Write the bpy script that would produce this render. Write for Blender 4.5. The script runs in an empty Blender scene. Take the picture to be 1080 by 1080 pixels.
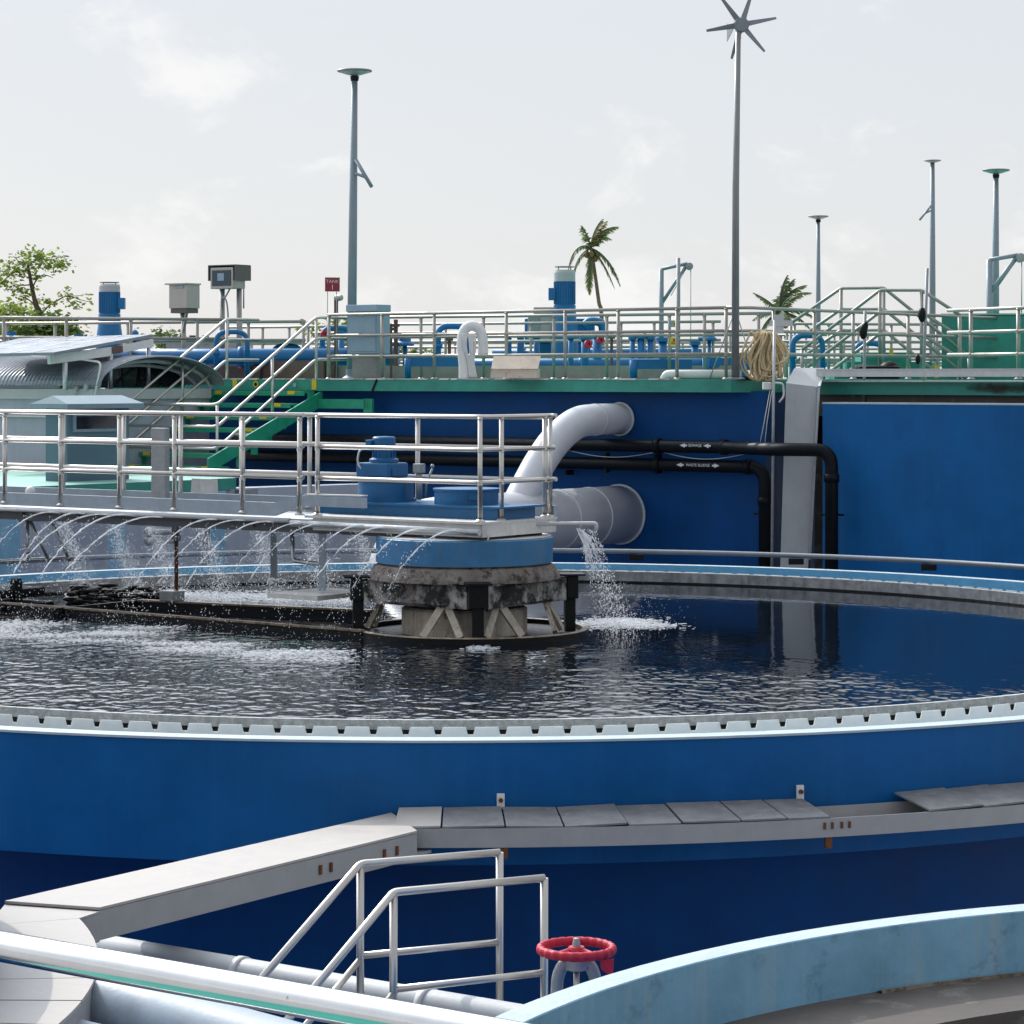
import bpy, bmesh, math, random
from mathutils import Vector, Matrix
random.seed(7)
R = math.radians
col = bpy.context.scene.collection
scene = bpy.context.scene
F = 2750.0; EZ = 5.73; HY = 398.0
RIM = 3.2; WAT = 3.04; DECK = 5.70; LOW = 4.20
U = Vector((-.81, .587, 0)).normalized(); V = Vector((.587, .81, 0)).normalized()
UP = Vector((0, 0, 1))

def P(px, py, d):
    return Vector(((px - 540) / F * d, d, EZ - (py - HY) / F * d))
def PZ(px, z, d):
    return Vector(((px - 540) / F * d, d, z))
def G(px, py, z):
    """point of height z seen at that place of the photo"""
    d = (EZ - z) * F / (py - HY)
    return Vector(((px - 540) / F * d, d, z))
def onl(px, p, dr, z=0.0):
    """point of the plan line p + t*dr seen in that column"""
    k = (px - 540) / F
    t = (k * p[1] - p[0]) / (dr[0] - k * dr[1])
    return Vector((p[0] + t * dr[0], p[1] + t * dr[1], z))

# ---------------------------------------------------------------- materials
MATS = {}
def mat(name, c, rough=.5, metal=0.0, var=.12, scale=3.0, bump=0.0, bscale=40, streak=0.0, streakcol=None, spec=None, coat=0, rvar=.1, blotch=None, blotchamt=.5, bx=1.0):
    m = bpy.data.materials.new(name); m.use_nodes = True
    nt = m.node_tree; N = nt.nodes; L = nt.links
    b = N['Principled BSDF']
    b.inputs['Roughness'].default_value = rough; b.inputs['Metallic'].default_value = metal
    if spec is not None: b.inputs['Specular IOR Level'].default_value = spec
    if coat: b.inputs['Coat Weight'].default_value = coat; b.inputs['Coat Roughness'].default_value = .15
    tc = N.new('ShaderNodeTexCoord')
    geo = N.new('ShaderNodeNewGeometry')
    nz = N.new('ShaderNodeTexNoise'); nz.inputs['Scale'].default_value = scale; nz.inputs['Detail'].default_value = 6; nz.inputs['Roughness'].default_value = .65
    L.new(geo.outputs['Position'], nz.inputs['Vector'])
    mr = N.new('ShaderNodeMapRange'); mr.inputs['From Min'].default_value = .3; mr.inputs['From Max'].default_value = .7
    mr.inputs['To Min'].default_value = 1 - var; mr.inputs['To Max'].default_value = 1 + var
    L.new(nz.outputs['Fac'], mr.inputs['Value'])
    hs = N.new('ShaderNodeVectorMath'); hs.operation = 'SCALE'; hs.inputs[0].default_value = c
    L.new(mr.outputs['Result'], hs.inputs['Scale'])
    out = hs.outputs[0]
    if streak:
        mp = N.new('ShaderNodeMapping'); mp.inputs['Scale'].default_value = (7 * bx, 7 * bx, .45)
        L.new(geo.outputs['Position'], mp.inputs['Vector'])
        n2 = N.new('ShaderNodeTexNoise'); n2.inputs['Scale'].default_value = 1.0; n2.inputs['Detail'].default_value = 7; n2.inputs['Roughness'].default_value = .7
        L.new(mp.outputs[0], n2.inputs['Vector'])
        r2 = N.new('ShaderNodeMapRange'); r2.inputs['From Min'].default_value = .48; r2.inputs['From Max'].default_value = .75; r2.inputs['To Max'].default_value = streak
        L.new(n2.outputs['Fac'], r2.inputs['Value'])
        mx = N.new('ShaderNodeMix'); mx.data_type = 'RGBA'
        L.new(r2.outputs['Result'], mx.inputs[0]); L.new(out, mx.inputs[6])
        mx.inputs[7].default_value = (*(streakcol or tuple(x * .45 for x in c)), 1)
        out = mx.outputs[2]
    if blotch:
        n3 = N.new('ShaderNodeTexNoise'); n3.inputs['Scale'].default_value = scale * 1.7; n3.inputs['Detail'].default_value = 8; n3.inputs['Roughness'].default_value = .7
        of = N.new('ShaderNodeVectorMath'); of.operation = 'ADD'; of.inputs[1].default_value = (13.1, 7.7, 3.3)
        L.new(geo.outputs['Position'], of.inputs[0]); L.new(of.outputs[0], n3.inputs['Vector'])
        r3 = N.new('ShaderNodeMapRange'); r3.inputs['From Min'].default_value = .62 - .25 * blotchamt; r3.inputs['From Max'].default_value = .70 - .2 * blotchamt
        L.new(n3.outputs['Fac'], r3.inputs['Value'])
        mx = N.new('ShaderNodeMix'); mx.data_type = 'RGBA'
        L.new(r3.outputs['Result'], mx.inputs[0]); L.new(out, mx.inputs[6]); mx.inputs[7].default_value = (*blotch, 1)
        out = mx.outputs[2]
    L.new(out, b.inputs['Base Color'])
    if rvar:
        rr = N.new('ShaderNodeMapRange'); rr.inputs['From Min'].default_value = .3; rr.inputs['From Max'].default_value = .7
        rr.inputs['To Min'].default_value = max(.02, rough - rvar); rr.inputs['To Max'].default_value = min(1, rough + rvar)
        L.new(nz.outputs['Fac'], rr.inputs['Value']); L.new(rr.outputs['Result'], b.inputs['Roughness'])
    if bump:
        nb = N.new('ShaderNodeTexNoise'); nb.inputs['Scale'].default_value = bscale; nb.inputs['Detail'].default_value = 4
        L.new(geo.outputs['Position'], nb.inputs['Vector'])
        bp = N.new('ShaderNodeBump'); bp.inputs['Strength'].default_value = bump; bp.inputs['Distance'].default_value = .02
        L.new(nb.outputs['Fac'], bp.inputs['Height']); L.new(bp.outputs[0], b.inputs['Normal'])
    MATS[name] = m
    return m
bluewall = mat('blue_wall_paint', (.0015, .100, .300), .5, var=.2, scale=.9, bump=.12, bscale=9, streak=.35, streakcol=(.015, .13, .34), rvar=.08, spec=.22, blotch=(.001, .085, .27), blotchamt=.12)
bluedeep = mat('shaded_wall_blue', (.0012, .055, .20), .55, var=.22, scale=.8, bump=.12, bscale=9, streak=.35, streakcol=(.003, .04, .14), spec=.18)  # wall blue darkened to carry the shade under overhangs
tankin = mat('pale_blue_wall_paint', (.20, .40, .55), .6, var=.18, scale=2.0, bump=.2, bscale=14, streak=.8, streakcol=(.36, .46, .50), blotch=(.15, .28, .38), blotchamt=.2, spec=.3, bx=1.2)
tanktop = mat('pale_coping_paint', (.42, .50, .53), .6, var=.1, scale=5, bump=.25, bscale=30)
rimblue = mat('rim_blue_paint', (.10, .36, .62), .5, var=.12, scale=4, bump=.1, streak=.2)
weirmat = mat('weir_white_plastic', (.74, .75, .72), .45, var=.06, scale=8, streak=.35, streakcol=(.52, .50, .42), bx=1.5)
bafmat = mat('baffle_grey', (.46, .48, .47), .75, var=.35, scale=18, bump=.3, bscale=60, blotch=(.40, .42, .42), blotchamt=.3)
bafdark = mat('baffle_wet_grey', (.27, .28, .29), .7, var=.4, scale=9, streak=.5, streakcol=(.04, .04, .04))
darkweed = mat('wet_algae', (.010, .010, .008), .5, spec=.2, var=.5, scale=20, bump=.5, bscale=50)
green = mat('green_deck_paint', (.028, .26, .20), .5, var=.2, scale=3, bump=.15, bscale=20, streak=.3, streakcol=(.05, .17, .13))
greentop = mat('faded_green_paint', (.27, .50, .42), .6, var=.15, scale=1.5, bump=.1)
greenstair = mat('stair_green_paint', (.018, .31, .18), .45, var=.15, scale=6)
yellow = mat('safety_yellow', (.72, .50, .02), .5, var=.12, scale=10)
steel = mat('stainless_rail', (.60, .57, .53), .34, .85, var=.07, scale=2.5, rvar=.05)
steeldull = mat('dull_galvanised', (.52, .54, .55), .42, .85, var=.14, scale=9, rvar=.1, bump=.05)
steelfar = mat('weathered_rail', (.36, .345, .31), .45, .65, var=.15, scale=4)
chrome = mat('polished_rail', (.82, .83, .84), .13, 1.0, var=.04, scale=20, rvar=.05, blotch=(.45, .35, .25), blotchamt=-.12)
beamgrey = mat('bridge_grey_paint', (.33, .39, .45), .5, var=.14, scale=5, streak=.25, streakcol=(.22, .22, .21), bump=.06)
deckwhite = mat('deck_pale_paint', (.66, .65, .62), .6, var=.14, scale=7, streak=.3, streakcol=(.3, .2, .13), bx=2)
tro_top = mat('trough_cover_plastic', (.44, .41, .375), .62, var=.08, scale=6, bump=.1, bscale=25, blotch=(.48, .43, .38), blotchamt=.2)
tro_side = mat('trough_side_fibreglass', (.36, .355, .35), .55, var=.08, scale=6, streak=.2, streakcol=(.36, .33, .30), bump=.05)
tro_grey = mat('shaded_cover_grey', (.20, .205, .21), .68, var=.25, scale=5, bump=.1, bscale=25, blotch=(.28, .265, .25), blotchamt=.2, spec=.25)  # cover colour darkened to carry the shade of the tank wall
girdergrey = mat('girder_grey', (.12, .13, .14), .6, var=.2, scale=4)
rust = mat('rust', (.16, .055, .02), .85, var=.4, scale=30, bump=.4)
gearblue = mat('machine_blue', (.006, .115, .28), .48, var=.12, scale=6, streak=.25, streakcol=(.03, .10, .24), bx=2)
drumblue = mat('drum_blue', (.035, .18, .37), .45, var=.16, scale=5, streak=.4, streakcol=(.12, .17, .22), bump=.08, bx=1.6)
bgblue = mat('pipe_blue', (.003, .15, .37), .42, var=.1, scale=5)
concrust = mat('rusted_concrete', (.20, .175, .155), .85, var=.3, scale=5, bump=.5, bscale=30, streak=.5, streakcol=(.06, .035, .03), blotch=(.05, .03, .028), blotchamt=.45, bx=1.4)
flake = mat('flaking_paint', (.40, .385, .36), .75, var=.25, scale=2.6, bump=.5, bscale=30, streak=.85, streakcol=(.09, .05, .035), blotch=(.016, .016, .016), blotchamt=.75, bx=.9)
cream = mat('stained_cream_concrete', (.52, .46, .38), .8, var=.25, scale=6, bump=.4, bscale=30, streak=.8, blotch=(.20, .13, .09), blotchamt=.15, streakcol=(.14, .10, .07), bx=1.3)
black = mat('black_wet_steel', (.006, .006, .007), .45, var=.4, scale=10, bump=.2, spec=.2)
beamtan = mat('scum_tan', (.24, .19, .14), .6, var=.5, scale=6, bump=.3, blotch=(.09, .055, .035), blotchamt=.4)
pipegrey = mat('grey_pipe_paint', (.58, .595, .63), .45, var=.08, scale=2, streak=.15, streakcol=(.32, .33, .34), bump=.03)
pipewhite = mat('white_pipe', (.62, .62, .62), .45, var=.08, scale=5, blotch=(.50, .48, .46), blotchamt=.2)
blackpipe = mat('black_plastic_pipe', (.004, .006, .009), .45, var=.2, scale=8, spec=.15)
white = mat('white_paint', (.75, .75, .73), .5, var=.06, scale=6)
whitetext = mat('white_lettering', (.62, .65, .68), .5, var=.02)
colgrey = mat('duct_grey', (.46, .48, .49), .55, var=.08, scale=3, streak=.25, streakcol=(.36, .35, .33), bump=.06)
boxblue = mat('cabinet_bluegrey', (.27, .39, .48), .45, var=.06, scale=5)
kiosk = mat('kiosk_bluegrey', (.075, .145, .19), .55, var=.08, scale=3)
kioskroof = mat('kiosk_roof_paint', (.20, .28, .32), .55, var=.1, scale=4)
glassdark = mat('dark_window', (.015, .018, .022), .08, var=.1)
shedgrey = mat('corrugated_grey', (.24, .265, .31), .5, .2, var=.16, scale=2, streak=.2)
shedwall = mat('shed_wall_grey', (.36, .40, .47), .6, var=.1, scale=2, streak=.2)
solar = mat('solar_panel_face', (.26, .28, .31), .22, .2, var=.06, scale=3)
concrete = mat('grey_concrete', (.30, .29, .28), .85, var=.2, scale=1.4, bump=.3, bscale=12, blotch=(.20, .195, .19), blotchamt=.3)
conckerb = mat('kerb_concrete', (.36, .33, .29), .85, var=.2, scale=3, bump=.2, streak=.2)
darkconc = mat('dark_ledge_concrete', (.105, .092, .082), .8, var=.2, scale=2.5, bump=.25, bscale=10, blotch=(.17, .155, .14), blotchamt=.3)
brownwall = mat('brown_kerb', (.14, .09, .07), .8, var=.3, scale=3)
creambox = mat('cream_box', (.66, .56, .45), .55, var=.08, scale=5, blotch=(.5, .36, .26), blotchamt=.15)
rope = mat('hose_tan', (.60, .47, .27), .7, var=.25, scale=12, bump=.2)
red = mat('wheel_red', (.50, .014, .04), .55, var=.18, scale=14, bump=.12, streak=.0, blotch=(.50, .16, .15), blotchamt=-.02)
redsign = mat('sign_red', (.34, .02, .035), .5, var=.08, scale=10)
castgrey = mat('cast_grey', (.30, .32, .33), .5, .3, var=.15, scale=12, bump=.15)
polegrey = mat('pole_bluegrey', (.23, .285, .32), .45, .2, var=.08, scale=6)
poledark = mat('pole_grey', (.25, .26, .26), .42, .4, var=.1, scale=6)
lamphead = mat('lamp_housing', (.22, .21, .20), .45, var=.1, scale=8)
lamplens = mat('lamp_lens', (.40, .38, .34), .3, var=.1, scale=8)
turb = mat('turbine_grey', (.20, .23, .25), .5, var=.1, scale=6)
cabin = mat('stainless_cabinet', (.44, .42, .38), .4, .55, var=.08, scale=6)
stainm = mat('brown_stain', (.035, .022, .018), .8, var=.3, scale=9)
hoodgrey = mat('hood_brown_grey', (.13, .12, .11), .5, .2, var=.12, scale=8)
screenm = mat('dark_screen', (.03, .06, .085), .12, var=.1)
bark = mat('bark', (.10, .075, .055), .9, var=.3, scale=8, bump=.3)
palmtrunk = mat('palm_trunk', (.16, .14, .09), .9, var=.3, scale=6, bump=.3)
clothm = mat('white_cloth', (.70, .70, .68), .8, var=.1, scale=6)
def leafmat(name, c, tr=.35):
    m = mat(name, c, .5, var=.35, scale=1.3)
    nt = m.node_tree; b = nt.nodes['Principled BSDF']; o = nt.nodes['Material Output']
    t = nt.nodes.new('ShaderNodeBsdfTranslucent'); t.inputs[0].default_value = (c[0] * 1.9, c[1] * 1.9, c[2] * .9, 1)
    s = nt.nodes.new('ShaderNodeMixShader'); s.inputs[0].default_value = tr
    nt.links.new(b.outputs[0], s.inputs[1]); nt.links.new(t.outputs[0], s.inputs[2]); nt.links.new(s.outputs[0], o.inputs[0])
    return m
leafm = leafmat('tree_leaf', (.13, .18, .045), .45)
leafm2 = leafmat('shrub_leaf', (.065, .11, .03))
palmm = leafmat('palm_leaf', (.10, .15, .065), .4)
palmdry = leafmat('dry_palm_leaf', (.20, .17, .05), .25)
_nt = weirmat.node_tree
_t = _nt.nodes.new('ShaderNodeBsdfTranslucent'); _t.inputs[0].default_value = (.88, .9, .89, 1)
_s = _nt.nodes.new('ShaderNodeMixShader'); _s.inputs[0].default_value = .45
_nt.links.new(_nt.nodes['Principled BSDF'].outputs[0], _s.inputs[1]); _nt.links.new(_t.outputs[0], _s.inputs[2]); _nt.links.new(_s.outputs[0], _nt.nodes['Material Output'].inputs[0])
spraym = mat('spray_water', (.86, .88, .90), .25, var=.02)
_nt = spraym.node_tree
_t = _nt.nodes.new('ShaderNodeBsdfTranslucent'); _t.inputs[0].default_value = (.9, .92, .95, 1)
_s = _nt.nodes.new('ShaderNodeMixShader'); _s.inputs[0].default_value = .45
_tp = _nt.nodes.new('ShaderNodeBsdfTransparent'); _s2 = _nt.nodes.new('ShaderNodeMixShader'); _s2.inputs[0].default_value = .35
_nt.links.new(_nt.nodes['Principled BSDF'].outputs[0], _s.inputs[1]); _nt.links.new(_t.outputs[0], _s.inputs[2])
_nt.links.new(_s.outputs[0], _s2.inputs[1]); _nt.links.new(_tp.outputs[0], _s2.inputs[2])
_nt.links.new(_s2.outputs[0], _nt.nodes['Material Output'].inputs[0])

# ---------------------------------------------------------------- building helpers
def root_loc(o):
    while o.parent: o = o.parent
    return o.location.copy()
class MB:
    def __init__(s): s.v = []; s.f = []; s.sm = []
    def add(s, vs, fs, smooth=False):
        k = len(s.v); s.v += [Vector(v) for v in vs]
        for f in fs: s.f.append([i + k for i in f]); s.sm.append(smooth)
        return s
    def box(s, c, size, ax=None, ay=None, az=None, bev=0.0):
        c = Vector(c); ax = Vector(ax) if ax else Vector((1, 0, 0)); az = Vector(az) if az else UP
        ay = Vector(ay) if ay else az.cross(ax)
        ax = ax.normalized(); ay = ay.normalized(); az = az.normalized()
        if bev <= 0:
            vs = []
            for k in (-1, 1):
                for j in (-1, 1):
                    for i in (-1, 1):
                        vs.append(c + ax * (i * size[0] / 2) + ay * (j * size[1] / 2) + az * (k * size[2] / 2))
            return s.add(vs, [(0, 2, 3, 1), (4, 5, 7, 6), (0, 1, 5, 4), (2, 6, 7, 3), (0, 4, 6, 2), (1, 3, 7, 5)])
        bm = bmesh.new(); bmesh.ops.create_cube(bm, size=1)
        for v in bm.verts: v.co = Vector((v.co.x * size[0], v.co.y * size[1], v.co.z * size[2]))
        bmesh.ops.bevel(bm, geom=list(bm.edges), offset=bev, segments=2, affect='EDGES', profile=.6)
        bm.verts.index_update()
        vs = [c + ax * v.co.x + ay * v.co.y + az * v.co.z for v in bm.verts]
        fs = [[v.index for v in f.verts] for f in bm.faces]; bm.free()
        return s.add(vs, fs)
    def bar(s, a, b, w, h, up=None):
        """box of width w and height h from a to b"""
        a = Vector(a); b = Vector(b); ax = (b - a); l = ax.length; ax.normalize()
        up = Vector(up) if up else (UP if abs(ax.z) < .95 else Vector((0, 1, 0)))
        ay = up.cross(ax).normalized(); az = ax.cross(ay).normalized()
        return s.box((a + b) / 2, (l, w, h), ax, ay, az)
    def tube(s, pts, r, n=10, caps=True):
        pts = [Vector(p) for p in pts]; rs = r if isinstance(r, (list, tuple)) else [r] * len(pts)
        vs = []; fs = []; prev = None
        for i, p in enumerate(pts):
            if i == 0: t = pts[1] - pts[0]
            elif i == len(pts) - 1: t = pts[-1] - pts[-2]
            else: t = (pts[i + 1] - p).normalized() + (p - pts[i - 1]).normalized()
            t = t.normalized() if t.length > 1e-9 else Vector((0, 0, 1))
            if prev is None:
                a = Vector((0, 0, 1)) if abs(t.z) < .9 else Vector((1, 0, 0))
                x = t.cross(a).normalized()
            else:
                x = prev - t * prev.dot(t); x.normalize()
            prev = x; y = t.cross(x)
            k = 1.0
            if 0 < i < len(pts) - 1:
                ca = (pts[i + 1] - p).normalized().dot((p - pts[i - 1]).normalized())
                k = 1 / max(.75, math.sqrt(max(0.0, (1 + ca) / 2)))
            for j in range(n):
                a = 2 * math.pi * j / n
                vs.append(p + (x * math.cos(a) + y * math.sin(a)) * rs[i] * (k if k < 1.2 else 1.1))
        for i in range(len(pts) - 1):
            for j in range(n):
                fs.append((i * n + j, i * n + (j + 1) % n, (i + 1) * n + (j + 1) % n, (i + 1) * n + j))
        s.add(vs, fs, True)
        if caps:
            k = len(s.v) - len(vs)
            s.f.append([k + j for j in range(n)][::-1]); s.sm.append(False)
            e = k + (len(pts) - 1) * n
            s.f.append([e + j for j in range(n)]); s.sm.append(False)
        return s
    def lathe(s, prof, c, n=40, axis=None, smooth=True, a0=0, a1=2 * math.pi):
        """profile of (radius, height) turned about axis through c; sharp where profile repeats a point"""
        c = Vector(c); az = Vector(axis).normalized() if axis else UP
        ax = az.orthogonal().normalized() if axis else Vector((1, 0, 0)); ay = az.cross(ax)
        full = abs(a1 - a0 - 2 * math.pi) < 1e-6
        m = n if full else n + 1
        for q in range(len(prof) - 1):
            (r0, h0), (r1, h1) = prof[q], prof[q + 1]
            if abs(r0 - r1) < 1e-9 and abs(h0 - h1) < 1e-9: continue
            vs = []
            for j in range(m):
                a = a0 + (a1 - a0) * j / n; d = ax * math.cos(a) + ay * math.sin(a)
                vs += [c + d * r0 + az * h0, c + d * r1 + az * h1]
            fs = []
            for j in range(n):
                k = (j + 1) % m
                fs.append((2 * j, 2 * k, 2 * k + 1, 2 * j + 1))
            s.add(vs, fs, smooth)
        return s
    def prism(s, poly, z0, z1):
        n = len(poly)
        vs = [Vector((p[0], p[1], z0)) for p in poly] + [Vector((p[0], p[1], z1)) for p in poly]
        fs = [list(range(n))[::-1], list(range(n, 2 * n))] + [(i, (i + 1) % n, n + (i + 1) % n, n + i) for i in range(n)]
        return s.add(vs, fs)
    def extrude(s, pts, vec):
        n = len(pts); pts = [Vector(p) for p in pts]; vec = Vector(vec)
        vs = pts + [p + vec for p in pts]
        fs = [list(range(n))[::-1], list(range(n, 2 * n))] + [(i, (i + 1) % n, n + (i + 1) % n, n + i) for i in range(n)]
        return s.add(vs, fs)
    def ball(s, c, r, sx=1, sy=1, sz=1, n=10, m=6):
        c = Vector(c); vs = [c + Vector((0, 0, r * sz))]; fs = []
        for i in range(1, m):
            t = math.pi * i / m
            for j in range(n):
                a = 2 * math.pi * j / n
                vs.append(c + Vector((math.sin(t) * math.cos(a) * r * sx, math.sin(t) * math.sin(a) * r * sy, math.cos(t) * r * sz)))
        vs.append(c - Vector((0, 0, r * sz))); e = len(vs) - 1
        for j in range(n): fs.append((0, 1 + j, 1 + (j + 1) % n)); fs.append((e, e - n + (j + 1) % n, e - n + j))
        for i in range(m - 2):
            for j in range(n):
                a = 1 + i * n; fs.append((a + j, a + n + j, a + n + (j + 1) % n, a + (j + 1) % n))
        return s.add(vs, fs, True)
    def drop(s, c, r, sz=1.0):
        c = Vector(c)
        vs = [c + Vector(d) for d in ((r, 0, 0), (-r, 0, 0), (0, r, 0), (0, -r, 0), (0, 0, r * sz), (0, 0, -r * sz))]
        return s.add(vs, [(0, 2, 4), (2, 1, 4), (1, 3, 4), (3, 0, 4), (2, 0, 5), (1, 2, 5), (3, 1, 5), (0, 3, 5)], True)
    def build(s, name, m, parent=None, fixn=True):
        me = bpy.data.meshes.new(name)
        if parent: off = root_loc(parent)
        else:
            xs = [v.x for v in s.v]; ys = [v.y for v in s.v]; zs = [v.z for v in s.v]
            off = Vector(((min(xs) + max(xs)) / 2, (min(ys) + max(ys)) / 2, min(zs)))
        me.from_pydata([v - off for v in s.v], [], s.f); 
        me.polygons.foreach_set('use_smooth', s.sm)
        me.update()
        if fixn and len(s.f) < 60000:
            bm = bmesh.new(); bm.from_mesh(me); bmesh.ops.recalc_face_normals(bm, faces=bm.faces); bm.to_mesh(me); bm.free()
        me.materials.append(m)
        o = bpy.data.objects.new(name, me); col.objects.link(o)
        if parent: o.parent = parent
        else: o.location = off
        return o
def thing(name, label, cat, loc, group=None):
    o = bpy.data.objects.new(name, None); col.objects.link(o); o.empty_display_size = .2
    o.location = Vector(loc); o['label'] = label; o['category'] = cat
    if group: o['group'] = group
    return o
def tag(o, label, cat, group=None, kind=None):
    if label: o['label'] = label
    if cat: o['category'] = cat
    if group: o['group'] = group
    if kind: o['kind'] = kind
    return o
def dup(root, loc, label, group=None):
    r = root.copy(); col.objects.link(r); r.location = loc; r['label'] = label
    if group: r['group'] = group
    for ch in list(root.children):
        c = ch.copy(); col.objects.link(c); c.parent = r
        for g in ch.children:
            d = g.copy(); col.objects.link(d); d.parent = c
    return r
def bend(pts, rad=.15, n=4):
    """round the corners of a polyline"""
    pts = [Vector(p) for p in pts]; out = [pts[0]]
    for i in range(1, len(pts) - 1):
        a, b, c = pts[i - 1], pts[i], pts[i + 1]
        r = min(rad, (a - b).length * .45, (c - b).length * .45)
        p0 = b + (a - b).normalized() * r; p1 = b + (c - b).normalized() * r
        for k in range(n + 1):
            t = k / n; out.append(p0 * (1 - t) ** 2 + b * 2 * t * (1 - t) + p1 * t * t)
    return out + [pts[-1]]
def post_mesh(q, heights, r, postr=None):
    q = Vector(q); pr = postr or r * 1.05
    k = MB().lathe([(pr * 2.1, 0), (pr * 2.1, .012), (pr * 2.0, .014), (pr * 1.15, .03)], q, 12).tube([q, q + UP * max(heights)], pr, 10)
    for h in heights: k.lathe([(pr * .9, h - r * 1.5), (pr * 1.22, h - r * 1.1), (pr * 1.22, h - r * .6)] + ([(pr * 1.22, h + r * .6), (pr * .9, h + r * 1.3)] if h < max(heights) else []), q, 10)
    return k
def railing(name, label, pts, posts, heights, m, r=.025, group=None, postr=None, parent=None, part=False, cap=True, cat='railing'):
    """pts: base polyline, posts: base points, heights: of the rails; each rail and each post a mesh"""
    pts = [Vector(p) for p in pts]
    if parent is None:
        t = thing(name, label, cat, pts[0], group)
        for h in heights:
            MB().tube(bend([p + UP * h for p in pts], .08), r, 10).build('rail', m, t)
        for q in posts: post_mesh(q, heights, r, postr).build('post', m, t)
        return t
    k = MB()
    for h in heights: k.tube(bend([p + UP * h for p in pts], .08), r, 10)
    g = k.build('guard_railing', m, parent)
    for q in posts: post_mesh(q, heights, r, postr).build('post', m, g)
    return g
def text(body, loc, size, xdir, updir, m, parent, ext=.002):
    cu = bpy.data.curves.new('lettering', 'FONT'); cu.body = body; cu.size = size; cu.extrude = ext
    cu.align_x = 'CENTER'; cu.align_y = 'CENTER'
    o = bpy.data.objects.new('lettering', cu); col.objects.link(o); cu.materials.append(m)
    me = bpy.data.meshes.new_from_object(o.evaluated_get(bpy.context.evaluated_depsgraph_get())); bpy.data.objects.remove(o); bpy.data.curves.remove(cu)
    o = bpy.data.objects.new('lettering', me); col.objects.link(o); me.materials.clear(); me.materials.append(m)
    x = Vector(xdir).normalized(); y = Vector(updir).normalized(); z = x.cross(y)
    mt = Matrix((x, y, z)).transposed().to_4x4(); mt.translation = Vector(loc) - root_loc(parent)
    o.parent = parent; o.matrix_local = mt
    return o
def sheet(mb, poly, z): mb.add([Vector((p[0], p[1], z)) for p in poly], [list(range(len(poly)))]); return mb

# soft edged stain: the smear fades out by noise
_nt = stainm.node_tree; _b = _nt.nodes['Principled BSDF']
_tc = _nt.nodes.new('ShaderNodeTexCoord'); _m = _nt.nodes.new('ShaderNodeMapping'); _m.inputs['Location'].default_value = (-1, 0, -1); _m.inputs['Scale'].default_value = (2, 0, 2)
_nt.links.new(_tc.outputs['Generated'], _m.inputs[0])
_ln = _nt.nodes.new('ShaderNodeVectorMath'); _ln.operation = 'LENGTH'; _nt.links.new(_m.outputs[0], _ln.inputs[0])
_n = _nt.nodes.new('ShaderNodeTexNoise'); _n.inputs['Scale'].default_value = 7; _n.inputs['Detail'].default_value = 6; _nt.links.new(_tc.outputs['Object'], _n.inputs['Vector'])
_a = _nt.nodes.new('ShaderNodeMath'); _a.operation = 'ADD'; _nt.links.new(_ln.outputs['Value'], _a.inputs[0])
_n2 = _nt.nodes.new('ShaderNodeMath'); _n2.operation = 'MULTIPLY'; _n2.inputs[1].default_value = 1.0; _nt.links.new(_n.outputs['Fac'], _n2.inputs[0]); _nt.links.new(_n2.outputs[0], _a.inputs[1])
_r = _nt.nodes.new('ShaderNodeMapRange'); _r.inputs['From Min'].default_value = .7; _r.inputs['From Max'].default_value = 1.35; _r.inputs['To Min'].default_value = .9; _r.inputs['To Max'].default_value = 0
_nt.links.new(_a.outputs[0], _r.inputs['Value']); _nt.links.new(_r.outputs[0], _b.inputs['Alpha'])
# ---------------------------------------------------------------- camera, light, sky
cam = bpy.data.cameras.new('camera'); co = bpy.data.objects.new('camera', cam); col.objects.link(co)
co.location = (0, 0, EZ); co.rotation_euler = (R(90), 0, 0)
cam.sensor_width = 36; cam.lens = 36 * F / 1080; cam.shift_y = -(540 - HY) / 1080
cam.clip_end = 20000; cam.clip_start = .1; scene.camera = co
SUN_AZ = -36; SUN_EL = 38
sd = Vector((math.sin(R(SUN_AZ)) * math.cos(R(SUN_EL)), math.cos(R(SUN_AZ)) * math.cos(R(SUN_EL)), math.sin(R(SUN_EL))))
sl = bpy.data.lights.new('sun', 'SUN'); sl.energy = 2.4; sl.angle = R(.5); sl.color = (1, .93, .83)
so = bpy.data.objects.new('sun', sl); col.objects.link(so); so.rotation_euler = sd.to_track_quat('Z', 'Y').to_euler(); so.location = (-20, 30, 40)
w = bpy.data.worlds.new('World'); scene.world = w; w.use_nodes = True
nt = w.node_tree; N = nt.nodes; Lk = nt.links; N.clear()
sky = N.new('ShaderNodeTexSky'); sky.sky_type = 'NISHITA'; sky.sun_disc = False
sky.sun_elevation = R(SUN_EL); sky.sun_rotation = R(SUN_AZ); sky.air_density = 1.0; sky.dust_density = 1.0; sky.ozone_density = 1.0
bg = N.new('ShaderNodeBackground'); bg.inputs[1].default_value = .1
wo = N.new('ShaderNodeOutputWorld')
tc = N.new('ShaderNodeTexCoord')
sep = N.new('ShaderNodeSeparateXYZ'); Lk.new(tc.outputs['Generated'], sep.inputs[0])
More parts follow.
